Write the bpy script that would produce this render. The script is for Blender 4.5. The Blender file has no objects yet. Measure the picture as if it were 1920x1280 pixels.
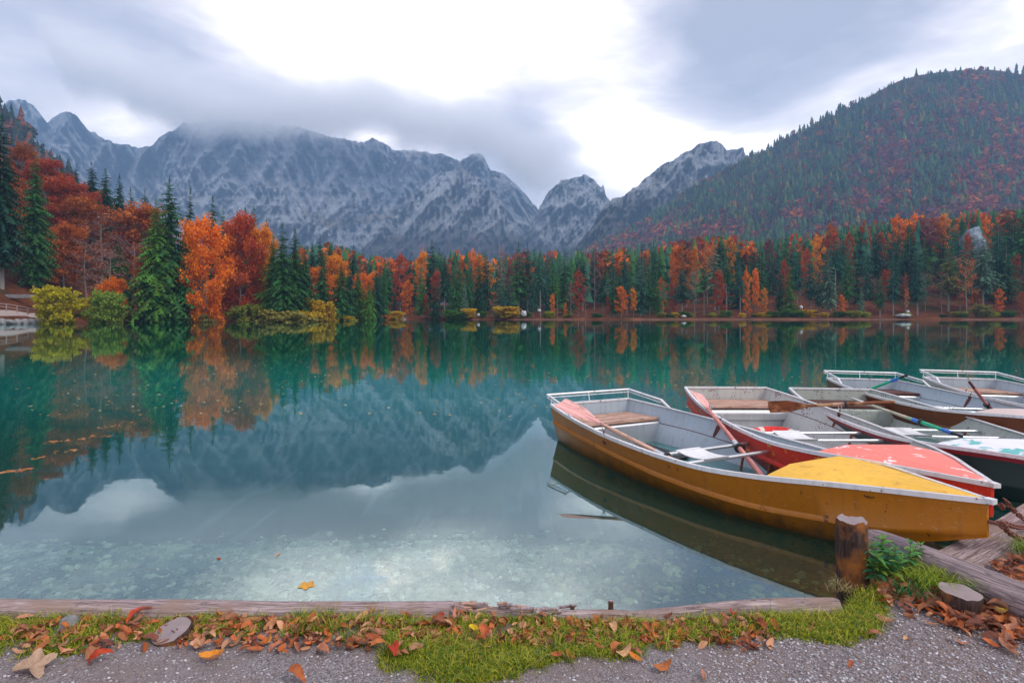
import bpy, math, random
import numpy as np
from mathutils import Vector, Matrix
R = math.radians
sc = bpy.context.scene
col = sc.collection

# ------------------------------------------------------------------ camera
FPX, HOR, CAMH = 1067.0, 587.0, 1.6          # focal length and horizon row in photo pixels, eye height above water
cam_d = bpy.data.cameras.new('camera')
cam_d.sensor_width = 36; cam_d.lens = 36*FPX/1920
cam_d.shift_y = (HOR-640)/1920
cam_d.clip_start = 0.05; cam_d.clip_end = 40000
cam = bpy.data.objects.new('camera', cam_d); col.objects.link(cam)
cam.location = (0, 0, CAMH); cam.rotation_euler = (R(90), 0, 0)
sc.camera = cam
sc.view_settings.view_transform = 'Standard'
sc.view_settings.look = 'None'
sc.view_settings.exposure = 0.42
sc.view_settings.gamma = 1.0
sc.view_settings.use_curve_mapping = False
cy = sc.cycles
cy.use_denoising = True
cy.max_bounces = 8; cy.diffuse_bounces = 3; cy.glossy_bounces = 4; cy.transmission_bounces = 4
cy.transparent_max_bounces = 12; cy.volume_bounces = 8
cy.volume_step_rate = 1.0; cy.volume_max_steps = 64
cy.sample_clamp_indirect = 6.0
cy.caustics_reflective = False; cy.caustics_refractive = False

def at(px, py, D):
    """point at distance D seen at a photo pixel"""
    return Vector(((px-960)/FPX*D, D, CAMH+(HOR-py)*D/FPX))
def onz(px, py, z):
    D = (CAMH-z)*FPX/(py-HOR)
    return Vector(((px-960)/FPX*D, D, z))

# ------------------------------------------------------------------ node helper
class NT:
    def __init__(s, tree): s.t = tree; s.n = tree.nodes; s.l = tree.links
    def set(s, inp, v):
        if v is None: return
        if isinstance(v, bpy.types.NodeSocket): s.l.new(v, inp)
        else:
            if isinstance(v, (int, float)) and hasattr(inp.default_value, '__len__'):
                v = (v,)*len(inp.default_value)
            if not isinstance(v, (int, float)) and len(v) == 3 and inp.type == 'RGBA': v = (*v, 1)
            inp.default_value = v
    def m(s, op, a, b=None, c=None, clamp=False):
        n = s.n.new('ShaderNodeMath'); n.operation = op; n.use_clamp = clamp
        s.set(n.inputs[0], a); s.set(n.inputs[1], b); s.set(n.inputs[2], c)
        return n.outputs[0]
    def noise(s, vec, scale, detail=4, rough=.55, dist=0, out=0, lac=2.0):
        n = s.n.new('ShaderNodeTexNoise'); s.set(n.inputs['Vector'], vec)
        n.inputs['Scale'].default_value = scale; n.inputs['Detail'].default_value = detail
        n.inputs['Roughness'].default_value = rough; n.inputs['Distortion'].default_value = dist
        n.inputs['Lacunarity'].default_value = lac
        return n.outputs[out]
    def voro(s, vec, scale, feat='F1', out=0, rand=1):
        n = s.n.new('ShaderNodeTexVoronoi'); n.feature = feat; s.set(n.inputs['Vector'], vec)
        n.inputs['Scale'].default_value = scale; n.inputs['Randomness'].default_value = rand
        return n.outputs[out]
    def mix(s, f, a, b, mode='MIX'):
        n = s.n.new('ShaderNodeMix'); n.data_type = 'RGBA'; n.blend_type = mode
        s.set(n.inputs[0], f); s.set(n.inputs[6], a); s.set(n.inputs[7], b)
        return n.outputs[2]
    def ramp(s, f, stops, interp='LINEAR'):
        n = s.n.new('ShaderNodeValToRGB'); s.set(n.inputs[0], f); e = n.color_ramp; e.interpolation = interp
        while len(e.elements) < len(stops): e.elements.new(.5)
        for k, (p, c) in enumerate(stops):
            e.elements[k].position = p
            e.elements[k].color = (c, c, c, 1) if isinstance(c, (int, float)) else (*c, 1)
        return n.outputs[0]
    def step(s, v, a, b):
        n = s.n.new('ShaderNodeMapRange'); n.interpolation_type = 'SMOOTHSTEP'
        s.set(n.inputs[0], v); s.set(n.inputs[1], a); s.set(n.inputs[2], b)
        return n.outputs[0]
    def map(s, vec, sc=(1, 1, 1), rot=(0, 0, 0), loc=(0, 0, 0)):
        n = s.n.new('ShaderNodeMapping'); s.set(n.inputs[0], vec)
        n.inputs['Scale'].default_value = sc; n.inputs['Rotation'].default_value = rot; n.inputs['Location'].default_value = loc
        return n.outputs[0]
    def coord(s, w='Object'):
        return s.n.new('ShaderNodeTexCoord').outputs[w]
    def attr(s, name, out='Fac'):
        n = s.n.new('ShaderNodeAttribute'); n.attribute_name = name; return n.outputs[out]
    def bump(s, h, strength=.3, dist=.02, normal=None):
        n = s.n.new('ShaderNodeBump'); s.set(n.inputs['Height'], h)
        n.inputs['Strength'].default_value = strength; n.inputs['Distance'].default_value = dist
        if normal is not None: s.set(n.inputs['Normal'], normal)
        return n.outputs[0]
    def sep(s, v):
        n = s.n.new('ShaderNodeSeparateXYZ'); s.set(n.inputs[0], v); return n.outputs
    def comb(s, x=0, y=0, z=0):
        n = s.n.new('ShaderNodeCombineXYZ'); s.set(n.inputs[0], x); s.set(n.inputs[1], y); s.set(n.inputs[2], z); return n.outputs[0]

def new_mat(name):
    m = bpy.data.materials.new(name); m.use_nodes = True
    t = NT(m.node_tree); m.node_tree.nodes.clear()
    out = t.n.new('ShaderNodeOutputMaterial')
    return m, t, out
def pbr(t, out, color, rough=.8, metal=0, normal=None, spec=.5, **kw):
    b = t.n.new('ShaderNodeBsdfPrincipled')
    t.set(b.inputs['Base Color'], color); t.set(b.inputs['Roughness'], rough); t.set(b.inputs['Metallic'], metal)
    t.set(b.inputs['Specular IOR Level'], spec)
    if normal is not None: t.set(b.inputs['Normal'], normal)
    if out: t.l.new(b.outputs[0], out.inputs['Surface'])
    return b

# ------------------------------------------------------------------ world: overcast sky with bright gap ahead
SUN_AZ, SUN_EL = R(125), R(46)
w = bpy.data.worlds.new('World'); sc.world = w; w.use_nodes = True
t = NT(w.node_tree); w.node_tree.nodes.clear()
wo = t.n.new('ShaderNodeOutputWorld'); bg = t.n.new('ShaderNodeBackground')
t.l.new(bg.outputs[0], wo.inputs[0])
sky = t.n.new('ShaderNodeTexSky'); sky.sky_type = 'NISHITA'; sky.sun_disc = False
sky.sun_elevation = SUN_EL; sky.sun_rotation = SUN_AZ; sky.air_density = 1.2; sky.dust_density = 1.5
g = t.coord('Generated'); X, Y, Z = t.sep(g)
az = t.m('ARCTAN2', X, Y); el = t.m('ARCSINE', Z)
def pe(px, py):
    a = math.atan((px-960)/FPX); return a, math.atan((HOR-py)/FPX*math.cos(a))
# cloud masses drift from upper left to lower right
cv = t.comb(az, t.m('MULTIPLY', el, 1.9), 0)
warp = t.noise(cv, 2.2, 3, .5, out=1)
n_ = t.n.new('ShaderNodeVectorMath'); n_.operation = 'MULTIPLY_ADD'
t.l.new(warp, n_.inputs[0]); n_.inputs[1].default_value = (.32, .26, 0); t.l.new(cv, n_.inputs[2])
cw = n_.outputs[0]
big = t.noise(t.map(cw, (1, 1.5, 1), (0, 0, R(-32))), 2.7, 6, .5)
fine = t.noise(t.map(cw, (1, 1.6, 1), (0, 0, R(-35)), (3, 1, 0)), 5.5, 6, .52)
wx, wy, _z = t.sep(cw)
def blob(px, py, sx, sy, amp, rot=0):
    a, e = pe(px, py)
    da = t.m('SUBTRACT', wx, a+.16); de = t.m('SUBTRACT', t.m('DIVIDE', wy, 1.9), e+.07)
    c, s_ = math.cos(rot), math.sin(rot)
    u = t.m('ADD', t.m('MULTIPLY', da, c/sx), t.m('MULTIPLY', de, s_/sx))
    v = t.m('ADD', t.m('MULTIPLY', da, -s_/sy), t.m('MULTIPLY', de, c/sy))
    q = t.m('ADD', t.m('MULTIPLY', u, u), t.m('MULTIPLY', v, v))
    return t.m('MULTIPLY', t.m('EXPONENT', t.m('MULTIPLY', q, -1)), amp)
terms = [blob(1000, 110, .34, .19, .62, -.45), blob(620, 10, .30, .12, .42), blob(560, 180, .22, .06, .22, -.5),
         blob(1480, 250, .20, .08, .34, .3), blob(1930, 20, .16, .08, .50), blob(1180, 260, .14, .12, .35),
         blob(1330, 80, .15, .12, -.66), blob(1620, 80, .24, .09, -.46, -.1), blob(1010, 250, .12, .13, -.66, -.7),
         blob(60, 40, .28, .16, -.18), blob(330, 130, .3, .05, -.12, -.5), blob(780, 260, .30, .05, -.16, -.2),
         blob(230, 255, .07, .035, .22)]
V = t.m('ADD', t.m('MULTIPLY', t.m('SUBTRACT', big, .5), 1.10), .455)
V = t.m('ADD', V, t.m('MULTIPLY', t.m('SUBTRACT', fine, .5), .95))
for b_ in terms: V = t.m('ADD', V, b_)
cloud = t.ramp(V, [(.0, (.46, .47, .56)), (.26, (.64, .63, .72)), (.48, (.90, .85, .90)), (.68, (1.22, 1.14, 1.16)), (1.0, (2.3, 2.1, 2.0))])
# thin bright gap: blue sky and lit cloud edges beyond the white point
core = t.step(V, .95, 1.5)
holes = t.noise(t.map(cw, (1.6, 1, 1), (0, 0, .2), (5, 2, 0)), 6.0, 4, .5)
hot = t.ramp(holes, [(.42, (1.7, 2.3, 3.6)), (.50, (2.9, 3.0, 3.6)), (.60, (8.0, 6.0, 4.6))])
cloud = t.mix(t.m('MULTIPLY', core, .9), cloud, hot)
skyc = t.mix(1, sky.outputs[0], (.1, .1, .1), 'MULTIPLY')          # Nishita at strength 0.1
final = t.mix(.90, skyc, cloud)
below = t.step(Z, -.12, -.02)
final = t.mix(below, (.16, .17, .17), final)
t.l.new(final, bg.inputs[0]); bg.inputs[1].default_value = 1.0

sun_d = bpy.data.lights.new('sun', 'SUN'); sun_d.energy = 1.5; sun_d.angle = R(18); sun_d.color = (1, .93, .82)
sun = bpy.data.objects.new('sun', sun_d); col.objects.link(sun)
sd = Vector((math.sin(SUN_AZ)*math.cos(SUN_EL), math.cos(SUN_AZ)*math.cos(SUN_EL), math.sin(SUN_EL)))
sun.rotation_euler = sd.to_track_quat('Z', 'Y').to_euler(); sun.location = sd*300

# ------------------------------------------------------------------ mesh helpers
def tag(o, label=None, cat=None, group=None, kind=None):
    if label: o['label'] = label
    if cat: o['category'] = cat
    if group: o['group'] = group
    if kind: o['kind'] = kind
    return o
def empty(name, loc=(0, 0, 0), rot=(0, 0, 0)):
    o = bpy.data.objects.new(name, None); col.objects.link(o); o.location = loc; o.rotation_euler = rot
    o.empty_display_size = .1
    return o
def link(name, me, parent=None, loc=None):
    o = bpy.data.objects.new(name, me); col.objects.link(o)
    if parent: o.parent = parent
    if loc is not None: o.location = loc
    return o
def np_mesh(name, V, F, mat=None, smooth=False, attrs=None):
    """V (n,3); F (m,k) array or list of arrays of equal-sided faces"""
    V = np.asarray(V, dtype=np.float32)
    Fs = F if isinstance(F, list) else [F]
    Fs = [np.asarray(f, dtype=np.int32) for f in Fs if len(f)]
    me = bpy.data.meshes.new(name)
    me.vertices.add(len(V)); me.vertices.foreach_set('co', V.ravel())
    nl = sum(f.size for f in Fs); nf = sum(len(f) for f in Fs)
    me.loops.add(nl); me.loops.foreach_set('vertex_index', np.concatenate([f.ravel() for f in Fs]))
    me.polygons.add(nf)
    tot = np.concatenate([np.full(len(f), f.shape[1], np.int32) for f in Fs])
    st = np.concatenate([[0], np.cumsum(tot)[:-1]]).astype(np.int32)
    me.polygons.foreach_set('loop_start', st)
    me.update(calc_edges=True)
    if smooth: me.polygons.foreach_set('use_smooth', np.ones(nf, bool))
    for k, a in (attrs or {}).items():
        a = np.asarray(a, np.float32)
        if a.ndim == 1:
            at_ = me.attributes.new(k, 'FLOAT', 'POINT'); at_.data.foreach_set('value', a)
        else:
            at_ = me.attributes.new(k, 'FLOAT_COLOR', 'POINT')
            at_.data.foreach_set('color', np.concatenate([a, np.ones((len(a), 1), np.float32)], 1).ravel())
    if mat: me.materials.append(mat)
    me.validate()
    return me
class MB:
    """collects simple solids into one mesh"""
    def __init__(s): s.v = []; s.f = []
    def add(s, V, F):
        b = len(s.v); s.v += [tuple(p) for p in V]; s.f += [tuple(i+b for i in f) for f in F]; return s
    def box(s, c, d, M=None):
        c = Vector(c); vs = []
        for x in (-.5, .5):
            for y in (-.5, .5):
                for z in (-.5, .5):
                    p = Vector((x*d[0], y*d[1], z*d[2]))
                    vs.append((M @ p if M else p)+c)
        return s.add(vs, [(0, 1, 3, 2), (4, 6, 7, 5), (0, 4, 5, 1), (2, 3, 7, 6), (0, 2, 6, 4), (1, 5, 7, 3)])
    def tube(s, pts, r, n=8, cap=True):
        pts = [Vector(p) for p in pts]; rs = r if isinstance(r, (list, tuple)) else [r]*len(pts)
        b = len(s.v); up = None
        for i, p in enumerate(pts):
            d = (pts[min(i+1, len(pts)-1)]-pts[max(i-1, 0)]).normalized()
            if up is None: up = d.orthogonal().normalized()
            up = (up-d*up.dot(d)).normalized(); sd_ = d.cross(up)
            for k in range(n):
                a = 2*math.pi*k/n
                s.v.append(tuple(p+(up*math.cos(a)+sd_*math.sin(a))*rs[i]))
        for i in range(len(pts)-1):
            for k in range(n):
                k2 = (k+1) % n
                s.f.append((b+i*n+k, b+i*n+k2, b+(i+1)*n+k2, b+(i+1)*n+k))
        if cap:
            s.f.append(tuple(b+k for k in range(n))[::-1]); s.f.append(tuple(b+(len(pts)-1)*n+k for k in range(n)))
        return s
    def mesh(s, name, mat, smooth=False):
        me = bpy.data.meshes.new(name); me.from_pydata(s.v, [], s.f); me.materials.append(mat)
        if smooth:
            me.polygons.foreach_set('use_smooth', np.ones(len(me.polygons), bool))
            me.set_sharp_from_angle(angle=R(40))
        me.update(); return me
    def build(s, name, mat, parent=None, smooth=False, loc=None):
        return link(name, s.mesh(name, mat, smooth), parent, loc)
def fix_normals(me):
    import bmesh
    bm = bmesh.new(); bm.from_mesh(me); bmesh.ops.recalc_face_normals(bm, faces=bm.faces); bm.to_mesh(me); bm.free()

_P = np.random.default_rng(7).random((256, 256)).astype(np.float32)
def vnoise(x, y):
    x = np.asarray(x, float); y = np.asarray(y, float)
    xi = np.floor(x).astype(int); yi = np.floor(y).astype(int)
    fx = x-xi; fy = y-yi; fx = fx*fx*(3-2*fx); fy = fy*fy*(3-2*fy)
    a = _P[xi % 256, yi % 256]; b = _P[(xi+1) % 256, yi % 256]; c = _P[xi % 256, (yi+1) % 256]; d = _P[(xi+1) % 256, (yi+1) % 256]
    return (a*(1-fx)+b*fx)*(1-fy)+(c*(1-fx)+d*fx)*fy
def fbm(x, y, oc=5, ridged=False, gain=.5):
    s = 0; a = 1; tot = 0
    for k in range(oc):
        n = vnoise(x*2**k+k*17.3, y*2**k+k*5.1)
        if ridged: n = 1-abs(2*n-1)
        s = s+a*n; tot += a; a *= gain
    return s/tot
def grid_faces(nu, nv):
    i = np.arange(nu-1)[:, None]*nv+np.arange(nv-1)[None]
    return np.stack([i, i+nv, i+nv+1, i+1], -1).reshape(-1, 4)
def sstep(a, b, x): t_ = np.clip((np.asarray(x, float)-a)/(b-a), 0, 1); return t_*t_*(3-2*t_)

# ------------------------------------------------------------------ materials (nature)
def mat_rock():
    m, t, out = new_mat('mountain_rock')
    c = t.coord('Object'); cs = t.map(c, (1, .5, .16))
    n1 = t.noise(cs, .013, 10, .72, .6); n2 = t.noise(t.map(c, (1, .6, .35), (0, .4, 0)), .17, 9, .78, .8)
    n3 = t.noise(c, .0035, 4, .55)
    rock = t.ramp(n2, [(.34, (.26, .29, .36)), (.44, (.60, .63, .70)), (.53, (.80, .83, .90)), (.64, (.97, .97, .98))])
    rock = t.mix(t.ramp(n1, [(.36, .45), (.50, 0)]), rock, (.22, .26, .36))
    veg = t.ramp(t.noise(c, .02, 8, .7), [(.38, (.035, .055, .035)), (.5, (.12, .10, .045)), (.58, (.17, .055, .06)), (.70, (.30, .10, .15))])
    rock = t.mix(t.m('MULTIPLY', t.step(t.m('ADD', t.attr('veg'), t.m('MULTIPLY', t.m('SUBTRACT', n2, .5), 1.4)), .35, .75), .85), rock, veg)
    scree = t.mix(n2, (.50, .47, .44), (.66, .62, .58))
    rock = t.mix(t.step(t.m('ADD', t.attr('scree'), t.m('MULTIPLY', t.m('SUBTRACT', n1, .5), .8)), .45, .7), rock, scree)
    h = t.m('ADD', t.m('MULTIPLY', n1, 1.5), n2)
    pbr(t, out, rock, .95, normal=t.bump(h, 1.0, 55), spec=.1)
    return m
M_rock = mat_rock()
def mat_forest_floor(name='forest_floor', a=(.05, .018, .010), b=(.16, .05, .02), g=(.05, .06, .02)):
    m, t, out = new_mat(name); c = t.coord('Object')
    n = t.noise(c, .35, 8, .7); n2 = t.noise(c, .06, 4, .6)
    cc = t.mix(t.ramp(n, [(.35, 0), (.65, 1)]), a, b)
    cc = t.mix(t.ramp(n2, [(.55, 0), (.68, 1)]), cc, g)
    cc = t.mix(t.step(t.attr('grass'), .3, .7), cc, t.mix(n, (.12, .11, .02), (.42, .32, .05)))
    cc = t.mix(t.step(t.attr('path'), .5, .7), cc, (.34, .28, .27))
    pbr(t, out, cc, .95, normal=t.bump(n, .7, .4), spec=.1)
    return m
M_floor = mat_forest_floor()
def mat_leaf(name, attr=False, transl=.35, var=.35):
    m, t, out = new_mat(name)
    if attr: base = t.attr('col', 'Color')
    else:
        oi = t.n.new('ShaderNodeObjectInfo'); base = oi.outputs['Color']
        tint = t.attr('tint')
        hsv = t.n.new('ShaderNodeHueSaturation')
        t.set(hsv.inputs['Hue'], t.m('ADD', .5-.012, t.m('MULTIPLY', tint, .03)))
        t.set(hsv.inputs['Value'], t.m('ADD', 1-var, t.m('MULTIPLY', tint, 2*var)))
        t.set(hsv.inputs['Color'], base); base = hsv.outputs[0]
    b = pbr(t, None, base, .75, spec=.2)
    tr = t.n.new('ShaderNodeBsdfTranslucent'); t.set(tr.inputs[0], base)
    mx = t.n.new('ShaderNodeMixShader'); mx.inputs[0].default_value = transl
    t.l.new(b.outputs[0], mx.inputs[1]); t.l.new(tr.outputs[0], mx.inputs[2]); t.l.new(mx.outputs[0], out.inputs[0])
    return m
M_leaf = mat_leaf('foliage'); M_hillleaf = mat_leaf('hillside_foliage', True, .2)
def mat_bark():
    m, t, out = new_mat('tree_bark'); c = t.coord('Object'); n = t.noise(t.map(c, (3, 3, .5)), 1.2, 5, .6)
    pbr(t, out, t.mix(n, (.10, .09, .085), (.34, .32, .31)), .9, spec=.1)
    return m
M_bark = mat_bark()

# ------------------------------------------------------------------ mountains
def mountain(name, crest, base, Db, Dc, nu, nv, relief, veg, scree, cols_scale=1.0, prof=1.0, mat=None, seed=0, jag=18, pow_t=1.0):
    px0, px1 = crest[0][0], crest[-1][0]
    u = np.linspace(px0, px1, nu); cpy = np.interp(u, [c[0] for c in crest], [c[1] for c in crest])
    cpy = cpy+(fbm(u*.05+seed, u*0+seed, 6, False, .62)-.5)*jag
    bpy_ = np.interp(u, [c[0] for c in base], [c[1] for c in base])
    tt = np.concatenate([np.linspace(0, 1, nv), [1.05, 1.3, 1.8]])
    U, T = np.meshgrid(u, tt, indexing='ij')
    T1 = np.minimum(T, 1)
    PY = bpy_[:, None]+(cpy-bpy_)[:, None]*T1**prof
    Db_ = np.interp(u, [c[0] for c in Db], [c[1] for c in Db])[:, None]; Dc_ = np.interp(u, [c[0] for c in Dc], [c[1] for c in Dc])[:, None]
    D = Db_+(Dc_-Db_)*T1**pow_t
    rl = relief(U, PY)*(1-.0*T1)*sstep(0, .08, T1)
    D = D*(1-rl)
    XX = (U-960)/FPX*D; ZZ = CAMH+(HOR-PY)*D/FPX
    back = np.maximum(T-1, 0)
    ZZ = ZZ*(1-.75*np.minimum(back, 1)); D = D+back*Dc_*.35
    XX = XX+0
    V = np.stack([XX, D, ZZ], -1).reshape(-1, 3)
    at_ = {'veg': veg(U, PY, T1).ravel(), 'scree': scree(U, PY, T1).ravel()}
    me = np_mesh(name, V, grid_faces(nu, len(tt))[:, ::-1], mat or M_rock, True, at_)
    o = link(name, me); o['kind'] = 'structure'
    return o
def relief_main(U, P):
    wx_ = U+60*(fbm(U*.008, P*.008, 3)-.5)
    a = fbm(wx_*.022+P*.012, P*.006, 5, True, .55)
    b = fbm(wx_*.075-P*.02, P*.03+9, 4, True)
    return (a-.5)*.22+(b-.5)*.085+(fbm(wx_*.22, P*.09, 3, True)-.5)*.022
zero = lambda U, P, T: U*0
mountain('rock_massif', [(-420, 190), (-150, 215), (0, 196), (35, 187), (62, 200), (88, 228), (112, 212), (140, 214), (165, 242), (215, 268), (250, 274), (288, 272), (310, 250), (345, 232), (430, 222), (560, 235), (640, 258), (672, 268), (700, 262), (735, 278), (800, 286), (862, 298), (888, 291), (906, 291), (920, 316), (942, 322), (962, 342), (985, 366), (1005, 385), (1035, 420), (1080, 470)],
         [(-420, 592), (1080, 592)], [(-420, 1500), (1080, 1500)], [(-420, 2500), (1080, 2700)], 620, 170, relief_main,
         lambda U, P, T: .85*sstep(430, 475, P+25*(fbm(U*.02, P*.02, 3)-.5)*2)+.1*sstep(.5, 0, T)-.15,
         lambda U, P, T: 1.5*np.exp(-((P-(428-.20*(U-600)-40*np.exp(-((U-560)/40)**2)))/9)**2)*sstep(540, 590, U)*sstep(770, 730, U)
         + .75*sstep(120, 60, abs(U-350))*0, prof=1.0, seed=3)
def relief_b(U, P):
    return (fbm(U*.03+P*.02, P*.012+40, 5, True, .55)-.5)*.17+(fbm(U*.10, P*.05+7, 4, True)-.5)*.065
mountain('buttress_mountain', [(640, 500), (690, 455), (720, 430), (750, 392), (790, 352), (820, 330), (848, 317), (872, 318), (900, 332), (925, 362), (950, 400), (968, 432), (985, 455), (1010, 500)],
         [(640, 592), (1010, 592)], [(640, 1300), (1010, 1300)], [(640, 1700), (850, 2100), (1010, 1700)], 240, 110, relief_b,
         lambda U, P, T: .12+.75*sstep(400, 470, P), lambda U, P, T: .8*np.exp(-((U-875-(P-400)*.35)/9)**2)*sstep(370, 400, P)*sstep(450, 420, P)+.25*sstep(400, 340, P)*sstep(820, 850, U)*sstep(890, 860, U), seed=11)
mountain('middle_peak', [(930, 520), (965, 475), (985, 440), (1005, 400), (1030, 358), (1052, 338), (1075, 330), (1095, 327), (1115, 336), (1126, 348), (1131, 345), (1136, 366), (1150, 385), (1180, 430), (1230, 500)],
         [(930, 592), (1230, 592)], [(930, 1500), (1230, 1500)], [(930, 2100), (1230, 2300)], 200, 110, relief_b,
         lambda U, P, T: .0+.75*sstep(425, 480, P), lambda U, P, T: .9*np.exp(-((U-992+(450-P)*.0-(P-450)*.1*0)/(5+14*sstep(460, 380, P)))**2)*sstep(370, 410, P)+.55*np.exp(-((U-1150+(P-380)*.8)/9)**2)*sstep(440, 400, P), seed=23)
mountain('pale_summit', [(1040, 520), (1075, 470), (1105, 430), (1130, 398), (1150, 372), (1170, 366), (1200, 345), (1232, 318), (1262, 298), (1290, 281), (1312, 267), (1335, 264), (1352, 270), (1364, 282), (1380, 280), (1394, 278), (1397, 292), (1440, 300), (1520, 330), (1700, 420)],
         [(1040, 592), (1700, 592)], [(1040, 1150), (1700, 1150)], [(1040, 1300), (1330, 1900), (1700, 1900)], 320, 110, relief_b,
         lambda U, P, T: .12+.55*sstep(300, 420, P+.35*(U-1250)*0)-.45*np.exp(-((U-1335)/55)**2)*sstep(350, 280, P), lambda U, P, T: .35*np.exp(-((U-1320-(P-290)*-.9)/26)**2)*sstep(370, 290, P), seed=31)

# forest hills: ground sheet plus a wood of small trees
HC = [(1000, 500), (1085, 478), (1140, 450), (1200, 420), (1250, 392), (1300, 358), (1350, 322), (1400, 300), (1430, 290), (1470, 262), (1510, 243), (1550, 224), (1600, 198), (1650, 170), (1690, 150), (1720, 142), (1760, 136), (1800, 132), (1860, 131), (1900, 137), (1960, 150), (2200, 190), (2500, 260)]
M_hillfloor = mat_forest_floor('hill_floor', (.035, .03, .03), (.12, .045, .035), (.04, .05, .03))
def hill_pt(px, tt, C, bpy0, Db, Dc, seed):
    cp = np.interp(px, [c[0] for c in C], [c[1] for c in C])
    PY = bpy0+(cp-bpy0)*tt
    D = Db+(Dc-Db)*tt
    D = D*(1-((fbm(px*.008+seed, PY*.004+seed, 4, True)-.5)*.22)*sstep(0, .15, tt))
    return np.stack([(px-960)/FPX*D, D, CAMH+(HOR-PY)*D/FPX], -1)
def forest_hill(name, woodname, C, bpy0, Db, Dc, nu, nv, ntrees, seed, colf, hts, px_rng, label):
    u = np.linspace(C[0][0], C[-1][0], nu); U, T = np.meshgrid(u, np.linspace(0, 1, nv), indexing='ij')
    V = hill_pt(U, T, C, bpy0, Db, Dc, seed)
    bk = V[:, -1:, :]*1.0; bk = np.concatenate([bk*np.array([1.05, 1.05, .95]), bk*np.array([1.5, 1.5, .5])], 1)
    V = np.concatenate([V, bk], 1)
    me = np_mesh(name, V.reshape(-1, 3), grid_faces(nu, nv+2)[:, ::-1], M_hillfloor, True)
    o = link(name, me); o['kind'] = 'structure'
    rng = np.random.default_rng(seed)
    px = rng.uniform(px_rng[0], px_rng[1], ntrees); tt = rng.uniform(.02, 1, ntrees)
    P = hill_pt(px, tt, C, bpy0, Db, Dc, seed)
    cols, conif = colf(px, tt, rng)
    Vs = []; Fs = []; Cs = []; b = 0
    H = hts[0]+(hts[1]-hts[0])*rng.random(ntrees)**2.2*1.5
    gap = fbm(px*.02+7, tt*16+3, 4); H = H*(.62+.6*sstep(.30, .50, gap))
    # proto conifer: stacked ragged skirts; proto broadleaf: ragged clump
    protos = []
    for k in range(8):
        r = np.random.default_rng(100+k); vs = []; fs = []
        L = 4
        for l in range(L):
            z0 = .10+.80*l/L; z1 = min(1.0, z0+.40); rad = .21*(1-z0)**.75+.012
            n = 6; ph = r.random()*6.3; b0 = len(vs)
            for q in range(n):
                a = ph+2*math.pi*q/n; rr = rad*(.55+.7*r.random())
                vs.append((rr*math.cos(a), rr*math.sin(a), z0-.03*r.random()))
            vs.append((0, 0, z1))
            for q in range(n): fs.append((b0+q, b0+(q+1) % n, b0+n))
        protos.append((np.array(vs), np.array(fs)))
    for k in range(8):
        r = np.random.default_rng(200+k); vs = []; fs = []
        for q in range(26):
            d = r.normal(size=3); d /= np.linalg.norm(d); c = d*np.array([.26, .26, .36])*r.random()**.4+np.array([0, 0, .58])
            e1 = r.normal(size=3)*.10; e2 = r.normal(size=3)*.10; b0 = len(vs)
            vs += [c-e1, c+e2, c+e1, c-e2]; fs += [(b0, b0+1, b0+2), (b0, b0+2, b0+3)]
        protos.append((np.array(vs), np.array(fs)))
    for k in range(16):
        sel = np.where((np.arange(ntrees) % 8 == k % 8) & (conif == (k < 8)))[0]
        if not len(sel): continue
        v0, f0 = protos[k]; th = rng.uniform(0, 6.28, len(sel)); c_, s_ = np.cos(th), np.sin(th)
        h = H[sel]*(1 if k < 8 else .8); wd = h*rng.uniform(.85, 1.3, len(sel))
        vx = (v0[None, :, 0]*c_[:, None]-v0[None, :, 1]*s_[:, None])*wd[:, None]+P[sel, 0][:, None]
        vy = (v0[None, :, 0]*s_[:, None]+v0[None, :, 1]*c_[:, None])*wd[:, None]+P[sel, 1][:, None]
        vz = v0[None, :, 2]*h[:, None]+P[sel, 2][:, None]-.3
        Vs.append(np.stack([vx, vy, vz], -1).reshape(-1, 3))
        Fs.append((f0[None]+(np.arange(len(sel))*len(v0))[:, None, None]).reshape(-1, 3)+b)
        Cs.append(np.repeat(cols[sel], len(v0), 0)*rng.uniform(.75, 1.25, (len(sel)*len(v0), 1)))
        b += len(sel)*len(v0)
    me = np_mesh(woodname, np.concatenate(Vs), np.concatenate(Fs), M_hillleaf, False, {'col': np.concatenate(Cs)})
    o = link(woodname, me); tag(o, label, 'wood', kind='stuff')
def hill_cols(px, tt, rng):
    n = len(px)
    red = fbm(px*.012+3, tt*6, 4); pat = fbm(px*.03, tt*14+5, 3)
    p_con = .62+.25*sstep(.45, .9, tt)*1-.9*(red-.45)*2.2-.25*sstep(1600, 1300, px)*sstep(.7, .2, tt)
    p_con = p_con-.35*sstep(1650, 1900, px)*sstep(.62, .2, tt)
    con = rng.random(n) < np.clip(p_con, .12, .93)
    g = 1.15*np.array([[.018, .050, .030], [.030, .075, .035], [.055, .105, .035], [.022, .045, .040]])[rng.integers(0, 4, n)]
    a = 1.25*np.array([[.16, .035, .04], [.12, .04, .07], [.20, .045, .03], [.14, .06, .06], [.30, .09, .025]])[rng.integers(0, 5, n)]
    yl = rng.random(n) < .04
    shade_ = (.7+.75*fbm(px*.03+50, tt*22, 3))[:, None]; c = np.where(con[:, None], g*shade_, a*(.8+.5*sstep(.42, .6, red))[:, None]); c[yl] = (.20, .16, .03)
    hot = (rng.random(n) < .5*sstep(1600, 1850, px)*sstep(.42, .12, tt)); c[hot & ~con] = (.42, .10, .02)
    return c, con
forest_hill('forest_hill', 'hillside_wood', HC, 560, 420, 1250, 220, 60, 26000, 5, hill_cols, (8, 16), (1040, 2150),
            'mixed green and dark red wood covering the big rounded hill at right')
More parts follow.
